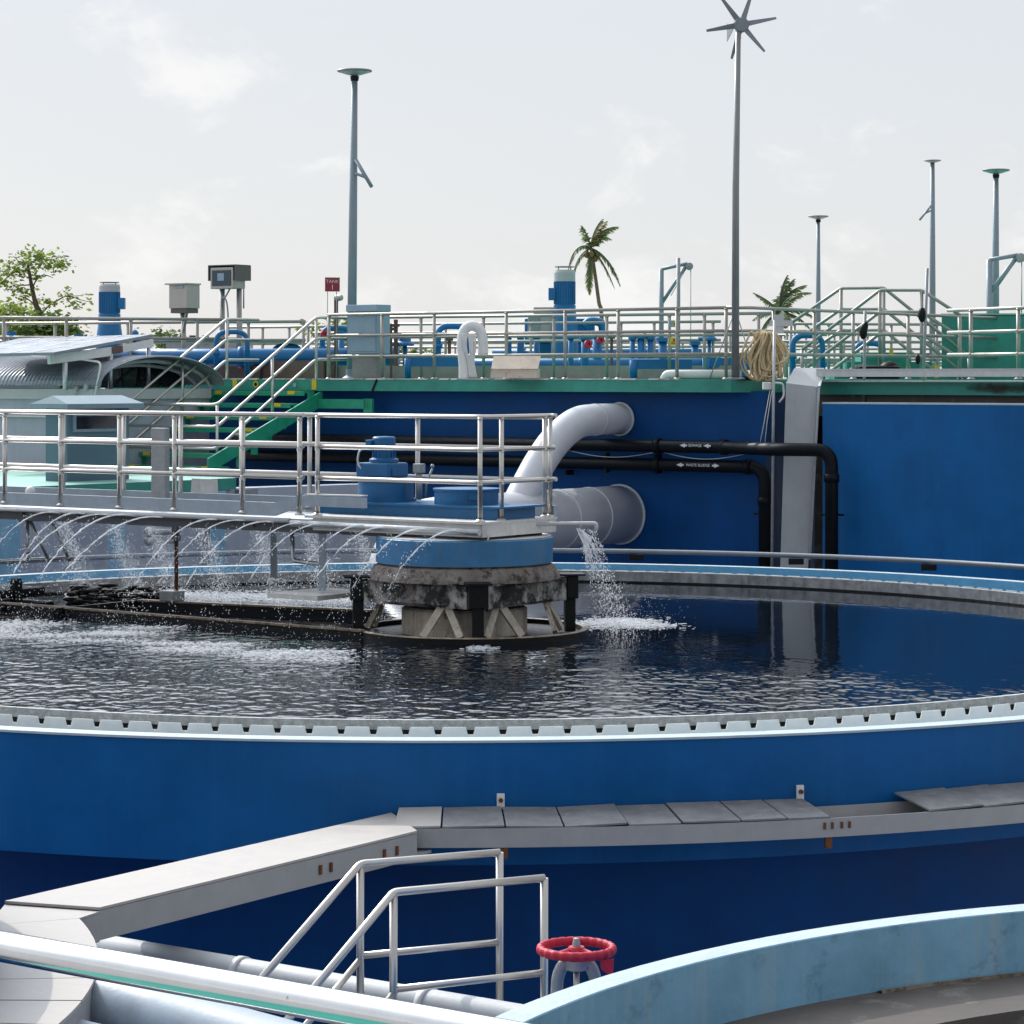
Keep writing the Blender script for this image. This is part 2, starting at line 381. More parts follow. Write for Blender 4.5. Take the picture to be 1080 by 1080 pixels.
# thin veil over the whole sky with faint fair-weather clouds low down
mp = N.new('ShaderNodeMapping'); mp.inputs['Scale'].default_value = (9, 9, 15); mp.inputs['Location'].default_value = (3.4, 1.2, .35)
Lk.new(tc.outputs['Generated'], mp.inputs[0])
cn = N.new('ShaderNodeTexNoise'); cn.inputs['Scale'].default_value = 1.5; cn.inputs['Detail'].default_value = 9; cn.inputs['Roughness'].default_value = .6; cn.inputs['Distortion'].default_value = .3
Lk.new(mp.outputs[0], cn.inputs['Vector'])
cr = N.new('ShaderNodeMapRange'); cr.interpolation_type = 'SMOOTHSTEP'; cr.inputs['From Min'].default_value = .53; cr.inputs['From Max'].default_value = .70
Lk.new(cn.outputs['Fac'], cr.inputs['Value'])
veil = N.new('ShaderNodeMix'); veil.data_type = 'RGBA'; 
dt_ = N.new('ShaderNodeVectorMath'); dt_.operation = 'DOT_PRODUCT'; dt_.inputs[1].default_value = sd; Lk.new(tc.outputs['Generated'], dt_.inputs[0])
vf = N.new('ShaderNodeMapRange'); vf.inputs['From Min'].default_value = -.6; vf.inputs['From Max'].default_value = .6; vf.inputs['To Min'].default_value = .50; vf.inputs['To Max'].default_value = .84
Lk.new(dt_.outputs['Value'], vf.inputs['Value']); Lk.new(vf.outputs[0], veil.inputs[0])
Lk.new(sky.outputs[0], veil.inputs[6]); veil.inputs[7].default_value = (7.55, 7.7, 8.05, 1)
cl = N.new('ShaderNodeMix'); cl.data_type = 'RGBA'
ml = N.new('ShaderNodeMath'); ml.operation = 'MULTIPLY'; ml.inputs[1].default_value = .9
Lk.new(cr.outputs[0], ml.inputs[0]); Lk.new(ml.outputs[0], cl.inputs[0])
Lk.new(veil.outputs[2], cl.inputs[6]); cl.inputs[7].default_value = (9.1, 9.05, 9.0, 1)
# hazy glow round the sun, added only above the view to brighten water reflections
ax0 = N.new('ShaderNodeMath'); ax0.operation = 'MAXIMUM'; ax0.inputs[1].default_value = 0; Lk.new(dt_.outputs['Value'], ax0.inputs[0])
ax1 = N.new('ShaderNodeMath'); ax1.operation = 'POWER'; ax1.inputs[1].default_value = 7; Lk.new(ax0.outputs[0], ax1.inputs[0])
ax2 = N.new('ShaderNodeVectorMath'); ax2.operation = 'SCALE'; ax2.inputs[0].default_value = (42, 47, 54)
axe = N.new('ShaderNodeMapRange'); axe.interpolation_type = 'SMOOTHSTEP'; axe.inputs['From Min'].default_value = .13; axe.inputs['From Max'].default_value = .42; Lk.new(sep.outputs['Z'], axe.inputs['Value'])
axm = N.new('ShaderNodeMath'); axm.operation = 'MULTIPLY'; Lk.new(ax1.outputs[0], axm.inputs[0]); Lk.new(axe.outputs[0], axm.inputs[1]); Lk.new(axm.outputs[0], ax2.inputs['Scale'])
ax3 = N.new('ShaderNodeVectorMath'); ax3.operation = 'ADD'; Lk.new(cl.outputs[2], ax3.inputs[0]); Lk.new(ax2.outputs[0], ax3.inputs[1])
Lk.new(ax3.outputs[0], bg.inputs[0]); Lk.new(bg.outputs[0], wo.inputs[0])
scene.view_settings.view_transform = 'Standard'; scene.view_settings.look = 'None'; scene.view_settings.exposure = .08; scene.view_settings.gamma = 1
scene.render.engine = 'CYCLES'
cy = scene.cycles; cy.use_denoising = True; cy.max_bounces = 7; cy.diffuse_bounces = 3; cy.glossy_bounces = 4; cy.transparent_max_bounces = 12
cy.sample_clamp_indirect = 6; cy.caustics_reflective = False; cy.caustics_refractive = False

# ---------------------------------------------------------------- ground
tag(sheet(MB(), [(-3000, -300), (3000, -300), (3000, 6000), (-3000, 6000)], 0).build('ground', concrete, fixn=False), 'grey concrete yard beneath the tanks', 'ground', kind='structure')

# ---------------------------------------------------------------- big settling tank
TC = Vector((-.54, 26.9, 0))
def arc(c, r, a0, a1, n): return [Vector((c[0] + r * math.cos(a0 + (a1 - a0) * i / n), c[1] + r * math.sin(a0 + (a1 - a0) * i / n), 0)) for i in range(n + 1)]
tank = thing('settling_tank', 'large round blue settling tank filled with dark water', 'tank', TC)
NS = 160
MB().lathe([(8.76, 2.335), (8.76, 3.19)], TC, NS).build('launder_wall', bluewall, tank)
MB().lathe([(8.05, 0), (8.05, 2.34), (8.05, 2.34), (8.758, 2.34)], TC, NS).build('tank_wall', bluedeep, tank)  # darker blue stands in for the deep shade below the launder
MB().lathe([(8.775, 3.188), (8.775, 3.205), (8.775, 3.205), (8.60, 3.205)], TC, NS).build('coping', tanktop, tank)
MB().lathe([(8.60, 3.205), (8.60, 2.75), (8.60, 2.75), (7.90, 2.75)], TC, NS).build('launder_lining', rimblue, tank)
# weir plate with a notch every quarter metre
wp = MB(); nn = 208; wr = 7.86
for i in range(nn):
    a = 2 * math.pi * i / nn; da = 2 * math.pi / nn
    hw = .034 / wr; bw = .020 / wr
    def q(aa, z, r=wr): return TC + Vector((r * math.cos(aa), r * math.sin(aa), z))
    ring = []
    for rr in (wr, wr - .014):
        ring.append([q(a + hw, 3.175, rr), q(a + da - hw, 3.175, rr), q(a + da - bw, 3.120, rr), q(a + da + bw, 3.120, rr), q(a + da + bw, 2.7, rr), q(a + bw, 2.7, rr), q(a + bw, 3.120, rr), q(a + da - bw, 2.7, rr)])
    o_, n_ = ring
    vs = o_ + n_
    fs = [(0, 1, 2, 6), (6, 2, 7, 5), (2, 3, 4, 7), (8, 14, 10, 9), (14, 13, 15, 10), (10, 15, 12, 11), (0, 8, 9, 1), (1, 9, 10, 2), (2, 10, 11, 3), (0, 6, 14, 8)]
    wp.add(vs, fs)
wp.build('weir_plate', weirmat, tank, fixn=False)
MB().lathe([(7.575, 2.9), (7.575, 3.115), (7.575, 3.115), (7.575, 3.19), (7.575, 3.19), (7.535, 3.19), (7.535, 3.19), (7.535, 2.9)], TC, NS).build('scum_baffle', bafmat, tank)
MB().lathe([(7.579, 2.9), (7.579, 3.118)], TC, NS).build('algae_band', darkweed, tank)
MB().lathe([(7.531, 2.9), (7.531, 3.062)], TC, NS).build('algae_band', darkweed, tank)
MB().lathe([(7.532, 3.0), (7.532, 3.182)], TC, NS).build('baffle_lining', bafdark, tank)
# bolts and brackets on the outer wall
# water of the basin
wm = bpy.data.materials.new('basin_water'); wm.use_nodes = True
nt = wm.node_tree; N = nt.nodes; Lk = nt.links; b = N['Principled BSDF']
b.inputs['Base Color'].default_value = (.003, .007, .014, 1); b.inputs['Roughness'].default_value = .04; b.inputs['IOR'].default_value = 1.5
geo = N.new('ShaderNodeNewGeometry')
def nz(scale, detail=3, sx=1, sy=1, rough=.5, off=(0, 0, 0)):
    m_ = N.new('ShaderNodeMapping'); m_.inputs['Scale'].default_value = (sx, sy, 1); m_.inputs['Location'].default_value = off; m_.inputs['Rotation'].default_value = (0, 0, R(12))
    Lk.new(geo.outputs['Position'], m_.inputs[0])
    n_ = N.new('ShaderNodeTexNoise'); n_.inputs['Scale'].default_value = scale; n_.inputs['Detail'].default_value = detail; n_.inputs['Roughness'].default_value = rough
    Lk.new(m_.outputs[0], n_.inputs['Vector']); return n_.outputs['Fac']
def mth(op, a, b_=None, c_=None):
    m_ = N.new('ShaderNodeMath'); m_.operation = op
    for i, x in enumerate((a, b_, c_)):
        if x is None: continue
        if isinstance(x, (int, float)): m_.inputs[i].default_value = x
        else: Lk.new(x, m_.inputs[i])
    return m_.outputs[0]
sp = N.new('ShaderNodeSeparateXYZ'); Lk.new(geo.outputs['Position'], sp.inputs[0])
# wind ruffles the near and left water, the far right lies calm
lin = mth('ADD', mth('MULTIPLY', sp.outputs['X'], -.24), mth('MULTIPLY', mth('SUBTRACT', 26.3, sp.outputs['Y']), .42))
big = mth('MULTIPLY', mth('SUBTRACT', nz(.55, 3), .5), 2.2)
mk = N.new('ShaderNodeMapRange'); mk.interpolation_type = 'SMOOTHSTEP'; mk.inputs['From Min'].default_value = -.6; mk.inputs['From Max'].default_value = 2.5
mk.inputs['To Min'].default_value = .04; mk.inputs['To Max'].default_value = 1.9
Lk.new(mth('ADD', lin, big), mk.inputs['Value'])
h1 = mth('MULTIPLY', nz(8.2, 1.0, .9, .56), 1.0); h2 = mth('MULTIPLY', nz(15, 1, .8, .45, off=(5, 3, 0)), .22); h3 = mth('MULTIPLY', nz(1.6, 1, .8, .8, off=(9, 1, 0)), .8)
hh = mth('MULTIPLY', mth('ADD', mth('ADD', h1, h2), h3), mk.outputs[0])
bp = N.new('ShaderNodeBump'); bp.inputs['Strength'].default_value = 1.0; bp.inputs['Distance'].default_value = .024
Lk.new(hh, bp.inputs['Height']); Lk.new(bp.outputs[0], b.inputs['Normal'])
wt = MB()
pts = [TC + Vector((7.533 * math.cos(2 * math.pi * i / 120), 7.533 * math.sin(2 * math.pi * i / 120), WAT)) for i in range(120)]
wt.add(pts, [list(range(120))])
tag(wt.build('basin_water', wm, fixn=False), 'dark rippled water filling the round settling tank', 'water', kind='structure')
tag(MB().lathe([(7.59, WAT + .015), (7.84, WAT + .015)], TC, 120).build('weir_water', wm), 'thin ring of water between baffle and notched weir', 'water', kind='structure')
tag(MB().lathe([(7.90, 2.86), (8.58, 2.86)], TC, 120).build('launder_water', wm), 'shallow water in the outer collecting channel', 'water', kind='structure')

# small white brackets bolted on the wall above the trough
def wallpt(px, z, r=8.76):
    k = (px - 540) / F
    # nearest intersection of the column with the circle
    A = 1 + k * k; B = -2 * (k * TC.x + TC.y); C = TC.x ** 2 + TC.y ** 2 - r * r
    d = (-B - math.sqrt(B * B - 4 * A * C)) / (2 * A)
    return Vector((k * d, d, z))
for px, la in ((528, 'small rusty white bracket on the blue tank wall nearer the trough corner'), (843, 'small white bracket on the blue tank wall beside the missing trough cover')):
    p = wallpt(px, 2.72); n = (TC - Vector((p.x, p.y, 0))).normalized(); s = UP.cross(n)
    t = thing('wall_bracket', la, 'bracket', p, 'brackets holding the trough')
    MB().box(p - n * .012 + UP * .06, (.055, .02, .11), s, n, UP, .004).build('plate', white, t)
    MB().lathe([(0, .022), (.016, .022), (.016, .022), (.016, 0)], p - n * .022 + UP * .07, 8, -n).build('bolt', rust, t)
    MB().box(p - n * .5 + UP * -.20, (.05, .03, .10), s, n, UP, .004).build('hanger', rust, t)

# ---------------------------------------------------------------- collecting trough round the wall
ZT = 2.70
def ang(px, r): p = wallpt(px, 0, r); return math.atan2(p.y - TC.y, p.x - TC.x)
t = thing('launder_trough', 'grey covered trough curving along the blue tank wall', 'trough', wallpt(740, ZT))
a0 = ang(436, 9.28); a1 = R(-48); nt_ = 60
k = MB(); pr = [(8.80, 0), (9.28, 0), (9.28, .13), (9.262, .13), (9.262, .018), (8.818, .018), (8.818, .13), (8.80, .13)]
for i in range(nt_):
    aa = a0 + (a1 - a0) * i / nt_; ab = a0 + (a1 - a0) * (i + 1) / nt_
    vs = [TC + Vector((r_ * math.cos(a_), r_ * math.sin(a_), ZT - .15 + h_)) for a_ in (aa, ab) for r_, h_ in pr]
    k.add(vs, [(j, (j + 1) % 8, 8 + (j + 1) % 8, 8 + j) for j in range(8)])
k.build('channel', tro_side, t)
edges = [413, 466, 531, 591, 656, 711, 771, 818, 874, 962, 1018, 1066, 1130]
random.seed(3)
for i in range(len(edges) - 1):
    if i == 8: continue
    g0 = ang(edges[i] + 1.2, 9.05) if i else ang(418, 9.05); g1 = ang(edges[i + 1] - .8, 9.05)
    if i == 7: g1 = ang(862, 9.05)
    lift = random.uniform(0, .012); lift2 = random.uniform(0, .02)
    c = MB(); m_ = 5; vs = []
    for j in range(m_ + 1):
        aa = g0 + (g1 - g0) * j / m_; z = ZT - .012 + lift + (lift2 - lift) * j / m_
        for r_, dz in ((8.785, .05), (9.275, .0), (9.275, -.012), (8.785, .038)):
            vs.append(TC + Vector((r_ * math.cos(aa), r_ * math.sin(aa), z + dz)))
    fs = [(4 * j + q_, 4 * j + (q_ + 1) % 4, 4 * j + 4 + (q_ + 1) % 4, 4 * j + 4 + q_) for j in range(m_) for q_ in range(4)] + [(0, 1, 2, 3), (4 * m_ + 3, 4 * m_ + 2, 4 * m_ + 1, 4 * m_)]
    c.add(vs, fs).build('cover', tro_grey if i else tro_top, t)
for px in (870, 878, 888, 896):
    p = wallpt(px, ZT - .07, 9.285); n = (TC - Vector((p.x, p.y, 0))).normalized()
    MB().box(p, (.016, .012, .045), UP.cross(n), n, UP).build('bolt', rust, t)

# diagonal covered trough across to the left tank
A_ = G(5, 950, ZT); B_ = G(105, 957, ZT); C_ = G(440, 876, ZT); D_ = G(413, 857, ZT)
t = thing('launder_trough', 'straight pale trough running diagonally from the blue tank to lower left', 'trough', B_)
MB().add([A_, B_, C_, D_, A_ - UP * .016, B_ - UP * .016, C_ - UP * .016, D_ - UP * .016], [(0, 1, 2, 3), (4, 7, 6, 5), (0, 4, 5, 1), (1, 5, 6, 2), (2, 6, 7, 3), (3, 7, 4, 0)]).build('cover', tro_top, t)
ax = (C_ - B_).normalized(); nv = ax.cross(UP).normalized()
MB().bar(B_ - UP * .105 - nv * .012, C_ - UP * .105 - nv * .012, .02, .17).bar(A_ - UP * .105 + nv * .03, D_ - UP * .105 + nv * .03, .02, .17).bar((A_ + B_) / 2 - UP * .18, (C_ + D_) / 2 - UP * .18, .46, .02).build('channel', tro_side, t)
for f in (.66, .695, .88, .925):
    p = B_.lerp(C_, f) - UP * .10 + nv * .004
    MB().box(p, (.022, .014, .06), ax, nv, UP).build('bolt', rust, t)

# ---------------------------------------------------------------- left tank with its own trough
LC = Vector((-7.19, 12.9, 0))
lt = thing('round_tank', 'edge of a second blue round tank at the far left border', 'tank', LC)
MB().lathe([(4.55, 0), (4.55, 3.2), (4.55, 3.2), (4.38, 3.2), (4.38, 3.2), (4.38, 2.4)], LC, 120).build('tank_wall', bluewall, lt)
t = thing('launder_trough', 'pale curved trough with plank covers at the lower left corner', 'trough', LC + Vector((4.85, 0, ZT)))
def lp(r, a, z): return LC + Vector((r * math.cos(a), r * math.sin(a), z))
al0 = R(-62); al1 = math.atan2(B_.y - LC.y, B_.x - LC.x) - .03; ZL = ZT - .03
k = MB()
for i in range(40):
    aa = al0 + (al1 - al0) * i / 40; ab = al0 + (al1 - al0) * (i + 1) / 40
    k.add([lp(r_, a_, ZL - .19 + h_) for a_ in (aa, ab) for r_, h_ in ((4.57, 0), (5.07, 0), (5.07, .165), (4.57, .165))], [(j, (j + 1) % 4, 4 + (j + 1) % 4, 4 + j) for j in range(4)])
k.build('channel', tro_side, t)
ng = 15
vs = [lp(4.57, al1 + .003, ZL + .006), lp(5.08, al1 + .003, ZL + .006), B_ - UP * .022 + (C_ - B_).normalized() * .0, A_ - UP * .022]
k = MB(); k.add(vs + [v - UP * .012 for v in vs], [(0, 1, 2, 3), (4, 7, 6, 5), (0, 4, 5, 1), (1, 5, 6, 2), (2, 6, 7, 3), (3, 7, 4, 0)]).build('cover', tro_top, t)
k = MB(); q0_ = lp(5.07, al1 + .003, ZL - .01); q1_ = B_ - UP * .036
k.add([q0_, q1_, q1_ - UP * .16, q0_ - UP * .17], [(0, 1, 2, 3)]).add([A_ - UP * .03, B_ - UP * .03, B_ - UP * .2, A_ - UP * .2], [(0, 1, 2, 3)]).build('end_plate', tro_side, t)
for i in range(ng):
    g0 = al0 + (al1 - al0) * (i + .012) / ng; g1 = al0 + (al1 - al0) * (i + .988) / ng
    vs = []
    l0 = random.uniform(0, .010); l1 = random.uniform(0, .010)
    for j in range(5):
        aa = g0 + (g1 - g0) * j / 4; z = ZL + l0 + (l1 - l0) * j / 4
        vs += [lp(4.57, aa, z), lp(5.08, aa, z), lp(5.08, aa, z - .02), lp(4.57, aa, z - .02)]
    MB().add(vs, [(4 * j + q_, 4 * j + (q_ + 1) % 4, 4 * j + 4 + (q_ + 1) % 4, 4 * j + 4 + q_) for j in range(4) for q_ in range(4)] + [(0, 1, 2, 3), (19, 18, 17, 16)]).build('cover', tro_top, t)

# ---------------------------------------------------------------- pale blue tank, bottom right
RC = Vector((4.08, 8.13, 0)); rr = 4.70
rt = thing('round_tank', 'pale blue streaked tank wall curving across the lower right corner', 'tank', RC)
MB().lathe([(rr, 0), (rr, 3.19), (rr, 3.19), (rr - .012, 3.2)], RC, 140).build('outer_wall', bluewall, rt)
MB().lathe([(rr - .012, 3.2), (rr - .15, 3.2)], RC, 140).build('coping', tanktop, rt)
MB().lathe([(rr - .15, 3.2), (rr - .155, 3.195), (rr - .155, 3.195), (rr - .155, 2.9)], RC, 140).build('inner_wall', tankin, rt)
MB().lathe([(rr - .155, 2.905), (rr - .75, 2.905), (rr - .75, 2.905), (rr - .75, 2.0)], RC, 140).build('ledge', darkconc, rt)
MB().lathe([(rr - .157, 2.908), (rr - .20, 2.922), (rr - .20, 2.922), (rr - .20, 2.90)], RC, 40, a0=R(98), a1=R(122)).build('sealant_strip', beamtan, rt)
MB().lathe([(rr - .75, 2.1), (0, 2.1)], RC, 100).build('tank_floor', darkconc, rt)

# ---------------------------------------------------------------- pipes and stair at the foot of the big tank
a = P(60, 992, 16.2); b_ = P(560, 1078, 13.9)
t = thing('ground_pipe', 'white pipe running along the foot of the blue tank behind the handrail', 'pipe', b_)
MB().tube([a + (a - b_) * .3, a.lerp(b_, .5), b_, b_ + (b_ - a) * .3], .085, 20).build('pipe_run', colgrey, t)
for f in (.42, .8): 
    p = a.lerp(b_, f); MB().tube([p, p + (b_ - a).normalized() * .05], .094, 20).build('coupling', pipewhite, t)
a = P(60, 1046, 13.6); b_ = P(330, 1122, 12.4)
t = thing('ground_pipe', 'thick grey pipe below the polished handrail at lower left', 'pipe', b_)
MB().tube([a + (a - b_) * .4, a, b_, b_ + (b_ - a)], .17, 24).build('pipe_run', beamgrey, t)
a = P(60, 1098, 12.9); b_ = P(300, 1160, 12.0)
tag(MB().tube([a + (a - b_) * .4, a, b_, b_ + (b_ - a)], .13, 20).build('ground_pipe', beamgrey), 'lowest grey pipe just showing at the bottom edge', 'pipe')
# handrails of the crossover steps
zt = EZ - 512 * 14.2 / F
def step_rail(la, p1, p2, plow, posts, grp):
    t = thing('step_handrail', la, 'handrail', (p2.x, p2.y, zt - 1.0), grp)
    MB().tube(bend([plow, p1, p2], .03), .021, 12).build('top_rail', steel, t)
    for h in (.5,): MB().tube([p1 - UP * h, p2 - UP * h], .019, 12).build('mid_rail', steel, t)
    dl = (plow - p1)
    MB().tube([p1 - UP * .52 + dl * .0, p1 - UP * .52 + dl * .55], .019, 10).build('mid_rail', steel, t)
    for q_ in (p1, p2): MB().tube([q_, q_ - UP * 1.0], .021, 12).build('post', steel, t)
    return t
r1 = G(380, 911, zt); r2 = G(527, 899, zt); r3 = P(222, 1094, 13.2)
f1 = G(415, 941, zt); f2 = G(574, 926, zt); f3 = P(288, 1094, 12.5)
step_rail('steel step handrail nearer the blue tank wall', r1, r2, r3, 2, 'handrails of the crossover steps')
step_rail('steel step handrail nearer the polished handrail and red wheel', f1, f2, f3, 2, 'handrails of the crossover steps')
t = thing('crossover_steps', 'grey platform and steps between the two step handrails', 'steps', (r1.x, r1.y, zt - 1.0))
MB().add([r1 - UP * 1.0, r2 - UP * 1.0, f2 - UP * 1.0, f1 - UP * 1.0, r1 - UP * 1.04, r2 - UP * 1.04, f2 - UP * 1.04, f1 - UP * 1.04], [(0, 1, 2, 3), (4, 7, 6, 5), (0, 4, 5, 1), (1, 5, 6, 2), (2, 6, 7, 3), (3, 7, 4, 0)]).build('landing', steeldull, t)
for i in range(1, 5):
    o_ = (r3 - r1); o_ = Vector((o_.x, o_.y, o_.z)) * (i / 4.2) - UP * 1.0
    MB().add([r1 + o_, f1 + o_, f1 + o_ + Vector((-.2, 0, 0)), r1 + o_ + Vector((-.2, 0, 0)), r1 + o_ - UP * .04, f1 + o_ - UP * .04, f1 + o_ + Vector((-.2, 0, -.04)), r1 + o_ + Vector((-.2, 0, -.04))], [(0, 1, 2, 3), (4, 7, 6, 5), (0, 4, 5, 1), (1, 5, 6, 2), (2, 6, 7, 3), (3, 7, 4, 0)]).build('tread', steeldull, t)
MB().box((r1 + f2) / 2 - UP * 1.6, (.1, .1, 1.1)).build('leg', steeldull, t)

# red handwheel on its valve
wc = P(608, 1001, 12.1)
t = thing('gate_valve', 'grey valve with a red handwheel behind the pale blue tank wall', 'valve', wc - UP * .6)
k = MB(); nseg = 72; tr = .022
ring = []
for i in range(nseg):
    a = 2 * math.pi * i / nseg
    rr_ = .163 + (.008 if i % 3 else -.002)
    ring.append((a, rr_))
vs = []; fs = []; mseg = 10
for a, rr_ in ring:
    for j in range(mseg):
        c_ = 2 * math.pi * j / mseg
        rad = rr_ + (tr if math.cos(c_) > 0 else tr * .85) * math.cos(c_) * .75
        vs.append(wc + Vector((rad * math.cos(a), rad * math.sin(a), tr * math.sin(c_))))
for i in range(nseg):
    for j in range(mseg):
        fs.append((i * mseg + j, ((i + 1) % nseg) * mseg + j, ((i + 1) % nseg) * mseg + (j + 1) % mseg, i * mseg + (j + 1) % mseg))
k.add(vs, fs, True)
for a in (R(88), R(205), R(325)):
    d_ = Vector((math.cos(a), math.sin(a), 0))
    k.tube([wc - UP * .012 + d_ * .03, wc - UP * .02 + d_ * .09, wc + d_ * .15], [.022, .018, .016], 10)
k.lathe([(.0, .012), (.036, .012), (.042, .0), (.042, .0), (.05, -.03), (.05, -.05), (.02, -.05)], wc, 20)
k.build('handwheel', red, t)
MB().lathe([(0, .055), (.014, .05), (.018, .03), (.02, .01)], wc, 12).build('stem_nut', castgrey, t)
k = MB()
for s in (-1, 1):
    pts = [wc + Vector((s * .022, 0, -.05)), wc + Vector((s * .065, 0, -.075)), wc + Vector((s * .088, 0, -.13)), wc + Vector((s * .095, 0, -.28)), wc + Vector((s * .10, 0, -.5))]
    k.tube(bend(pts, .04), .030, 10)
k.lathe([(0, -.05), (.055, -.05), (.055, -.05), (.06, -.09), (.03, -.10)], wc, 16).lathe([(.15, -.5), (.15, -.6), (.0, -.6)], wc, 20)
k.build('yoke', castgrey, t)
MB().tube([wc - UP * .05, wc - UP * .5], .014, 10).build('stem', steel, t)
tg = wc + Vector((.135, -.115, -.055))
MB().extrude([tg + Vector((-.03, 0, .03)), tg + Vector((.035, 0, .035)), tg + Vector((.03, 0, -.035)), tg + Vector((.0, 0, -.032)), tg + Vector((-.025, 0, -.01))], (0, .006, 0)).build('tag', red, t)
# polished handrail close to the camera
a = P(-60, 987, 5.18); b_ = P(560, 1099, 4.42)
t = thing('handrail', 'thick polished steel handrail crossing the bottom left corner close up', 'handrail', (a.x, a.y, EZ - 2.1))
MB().tube([a + (a - b_) * .6, a.lerp(b_, .35), b_, b_ + (b_ - a) * .4], .030, 40).build('top_rail', chrome, t)
MB().tube([a + (a - b_) * .6 - UP * .5, b_ + (b_ - a) * .4 - UP * .5], .028, 20).build('mid_rail', chrome, t)
for q_ in (a + (a - b_) * .55, b_ + (b_ - a) * .35): MB().tube([q_, q_ - UP * 1.03], .028, 16).build('post', chrome, t)
dv = (b_ - a).normalized()
tag(MB().prism([(a + (a - b_) * .8)[:2], (b_ + (b_ - a) * .6)[:2], (2.2, -3), (-4, -3)], EZ - 2.3, EZ - 2.14).build('viewing_deck', green), 'green painted deck below the polished handrail', 'deck', kind='structure')
# ---------------------------------------------------------------- bridge to the centre
PA = Vector((-.31, 26.5, 0)); BZ = EZ - 1.474; BW = 1.30
def BR(t, s, z=0.0): return PA + U * t + V * s + UP * (BZ + z)
def tcol(px, s=0.0):
    q_ = PA + V * s
    p = onl(px, (q_.x, q_.y), U); return (Vector((p.x, p.y, 0)) - q_).dot(U)
bridge = thing('scraper_bridge', 'grey walkway bridge with steel railings reaching out to the tank centre', 'bridge', BR(0, 0, -.2))
tk = tcol(330); t_end = 10.5
# platform at the centre and the narrow approach
MB().bar(BR(-.02, BW / 2, -.012), BR(tk + .1, BW / 2, -.012), BW + .04, .024).build('deck_plate', deckwhite, bridge)
MB().bar(BR(tk - .1, BW / 2, -.06), BR(t_end, BW / 2, -.06), BW - .06, .03).build('deck_plate', steeldull, bridge)
k = MB().bar(BR(.0, .015, -.09), BR(tk, .015, -.09), .03, .13).bar(BR(.0, BW - .015, -.09), BR(tk, BW - .015, -.09), .03, .13).bar(BR(.0, .0, -.09), BR(.0, BW, -.09), .03, .132)
k.build('fascia', deckwhite, bridge)
t1 = tcol(292)
for s_, nm in ((-.01, 'front'), (BW + .01, 'back')):
    k = MB()
    prof = [(t1 + .02, -.02), (t_end, -.02), (t_end, .125), (t1, .125), (t1 - .33, .21), (tcol(386), .21), (tcol(386), .10), (t1 - .36, .10)]
    if nm == 'back': prof = [(.0, -.02), (t_end, -.02), (t_end, .12), (.0, .12)]
    k.extrude([BR(a, s_ - .03, b_) for a, b_ in prof], V * .06)
    k.build('toe_beam', beamgrey, bridge)
MB().bar(BR(t1 - .4, .03, .222), BR(tcol(383), .03, .228), .10, .012).build('kick_plate', deckwhite, bridge)
k = MB()
for s_ in (.16, BW - .12): k.bar(BR(.1, s_, -.15), BR(t_end, s_, -.15), .06, .10)
for i in range(12): k.bar(BR(.5 + i * .9, .1, -.13), BR(.5 + i * .9, BW - .1, -.13), .05, .06)
k.build('girder', girdergrey, bridge)
# railings
hs = (1.07, .735, .40)
tp = tcol(333); t508 = 0.04
railing('guard_railing', '', [BR(tp - .02, .03), BR(t508, .03), BR(t508, BW - .03), BR(t508 - .08, BW - .03)], [BR(tp, .03), BR(t508, .03), BR(t508, .40), BR(t508, BW - .13), BR(t508, BW - .03)], hs, steel, .024, parent=bridge)
railing('guard_railing', '', [BR(tcol(322), -.03, .02), BR(t_end, -.03, .02)], [BR(tcol(x), -.03, .0) for x in (318, 258, 186, 128, 66, 7)], (1.05, .72, .385), steel, .025, parent=bridge)
railing('guard_railing', '', [BR(t508, BW - .03), BR(t_end, BW + .02)], [BR(tcol(x, BW), BW + .01, 0) for x in (440, 326, 254, 190, 130, 66)], (1.05, .72, .385), steel, .026, parent=bridge)
# spray pipe under the front edge
pz = BZ - .06
k = MB().tube([BR(-.15 + .12, -.075, -.10), BR(tcol(312), -.075, -.085)], .034, 14)
k.build('spray_pipe', steeldull, bridge)
MB().tube([BR(tcol(309), -.05, -.06), BR(t_end, -.05, -.075)], .026, 12).build('spray_pipe', pipewhite, bridge)
pe = BR(.0, BW - .35, -.06)
e1 = P(629, 552, pe.y + .1)
MB().tube(bend([pe, e1, e1 - UP * .07], .03), .022, 12).build('spray_pipe', pipewhite, bridge)
# hanging access frame below the bridge
q1 = PZ(340, BZ - .2, 27.9); q2 = PZ(289, BZ - .2, 30.2)
k = MB()
for q_, zz in ((q1, 3.45), (q2, 3.42)): k.bar(q_, (q_.x, q_.y, zz), .075, .075)
k.build('hanger_post', beamgrey, bridge)
c_ = G(325, 627, 3.42)
MB().box((c_.x + .1, c_.y + .3, 3.40), (.9, .7, .05), V * -1, U, UP).build('hanging_step', deckwhite, bridge)
MB().tube(bend([PZ(308, 4.05, 28.6), PZ(309, 3.72, 28.6), PZ(340, 3.70, 28.3)], .05), .025, 10).build('hanger_brace', steeldull, bridge)
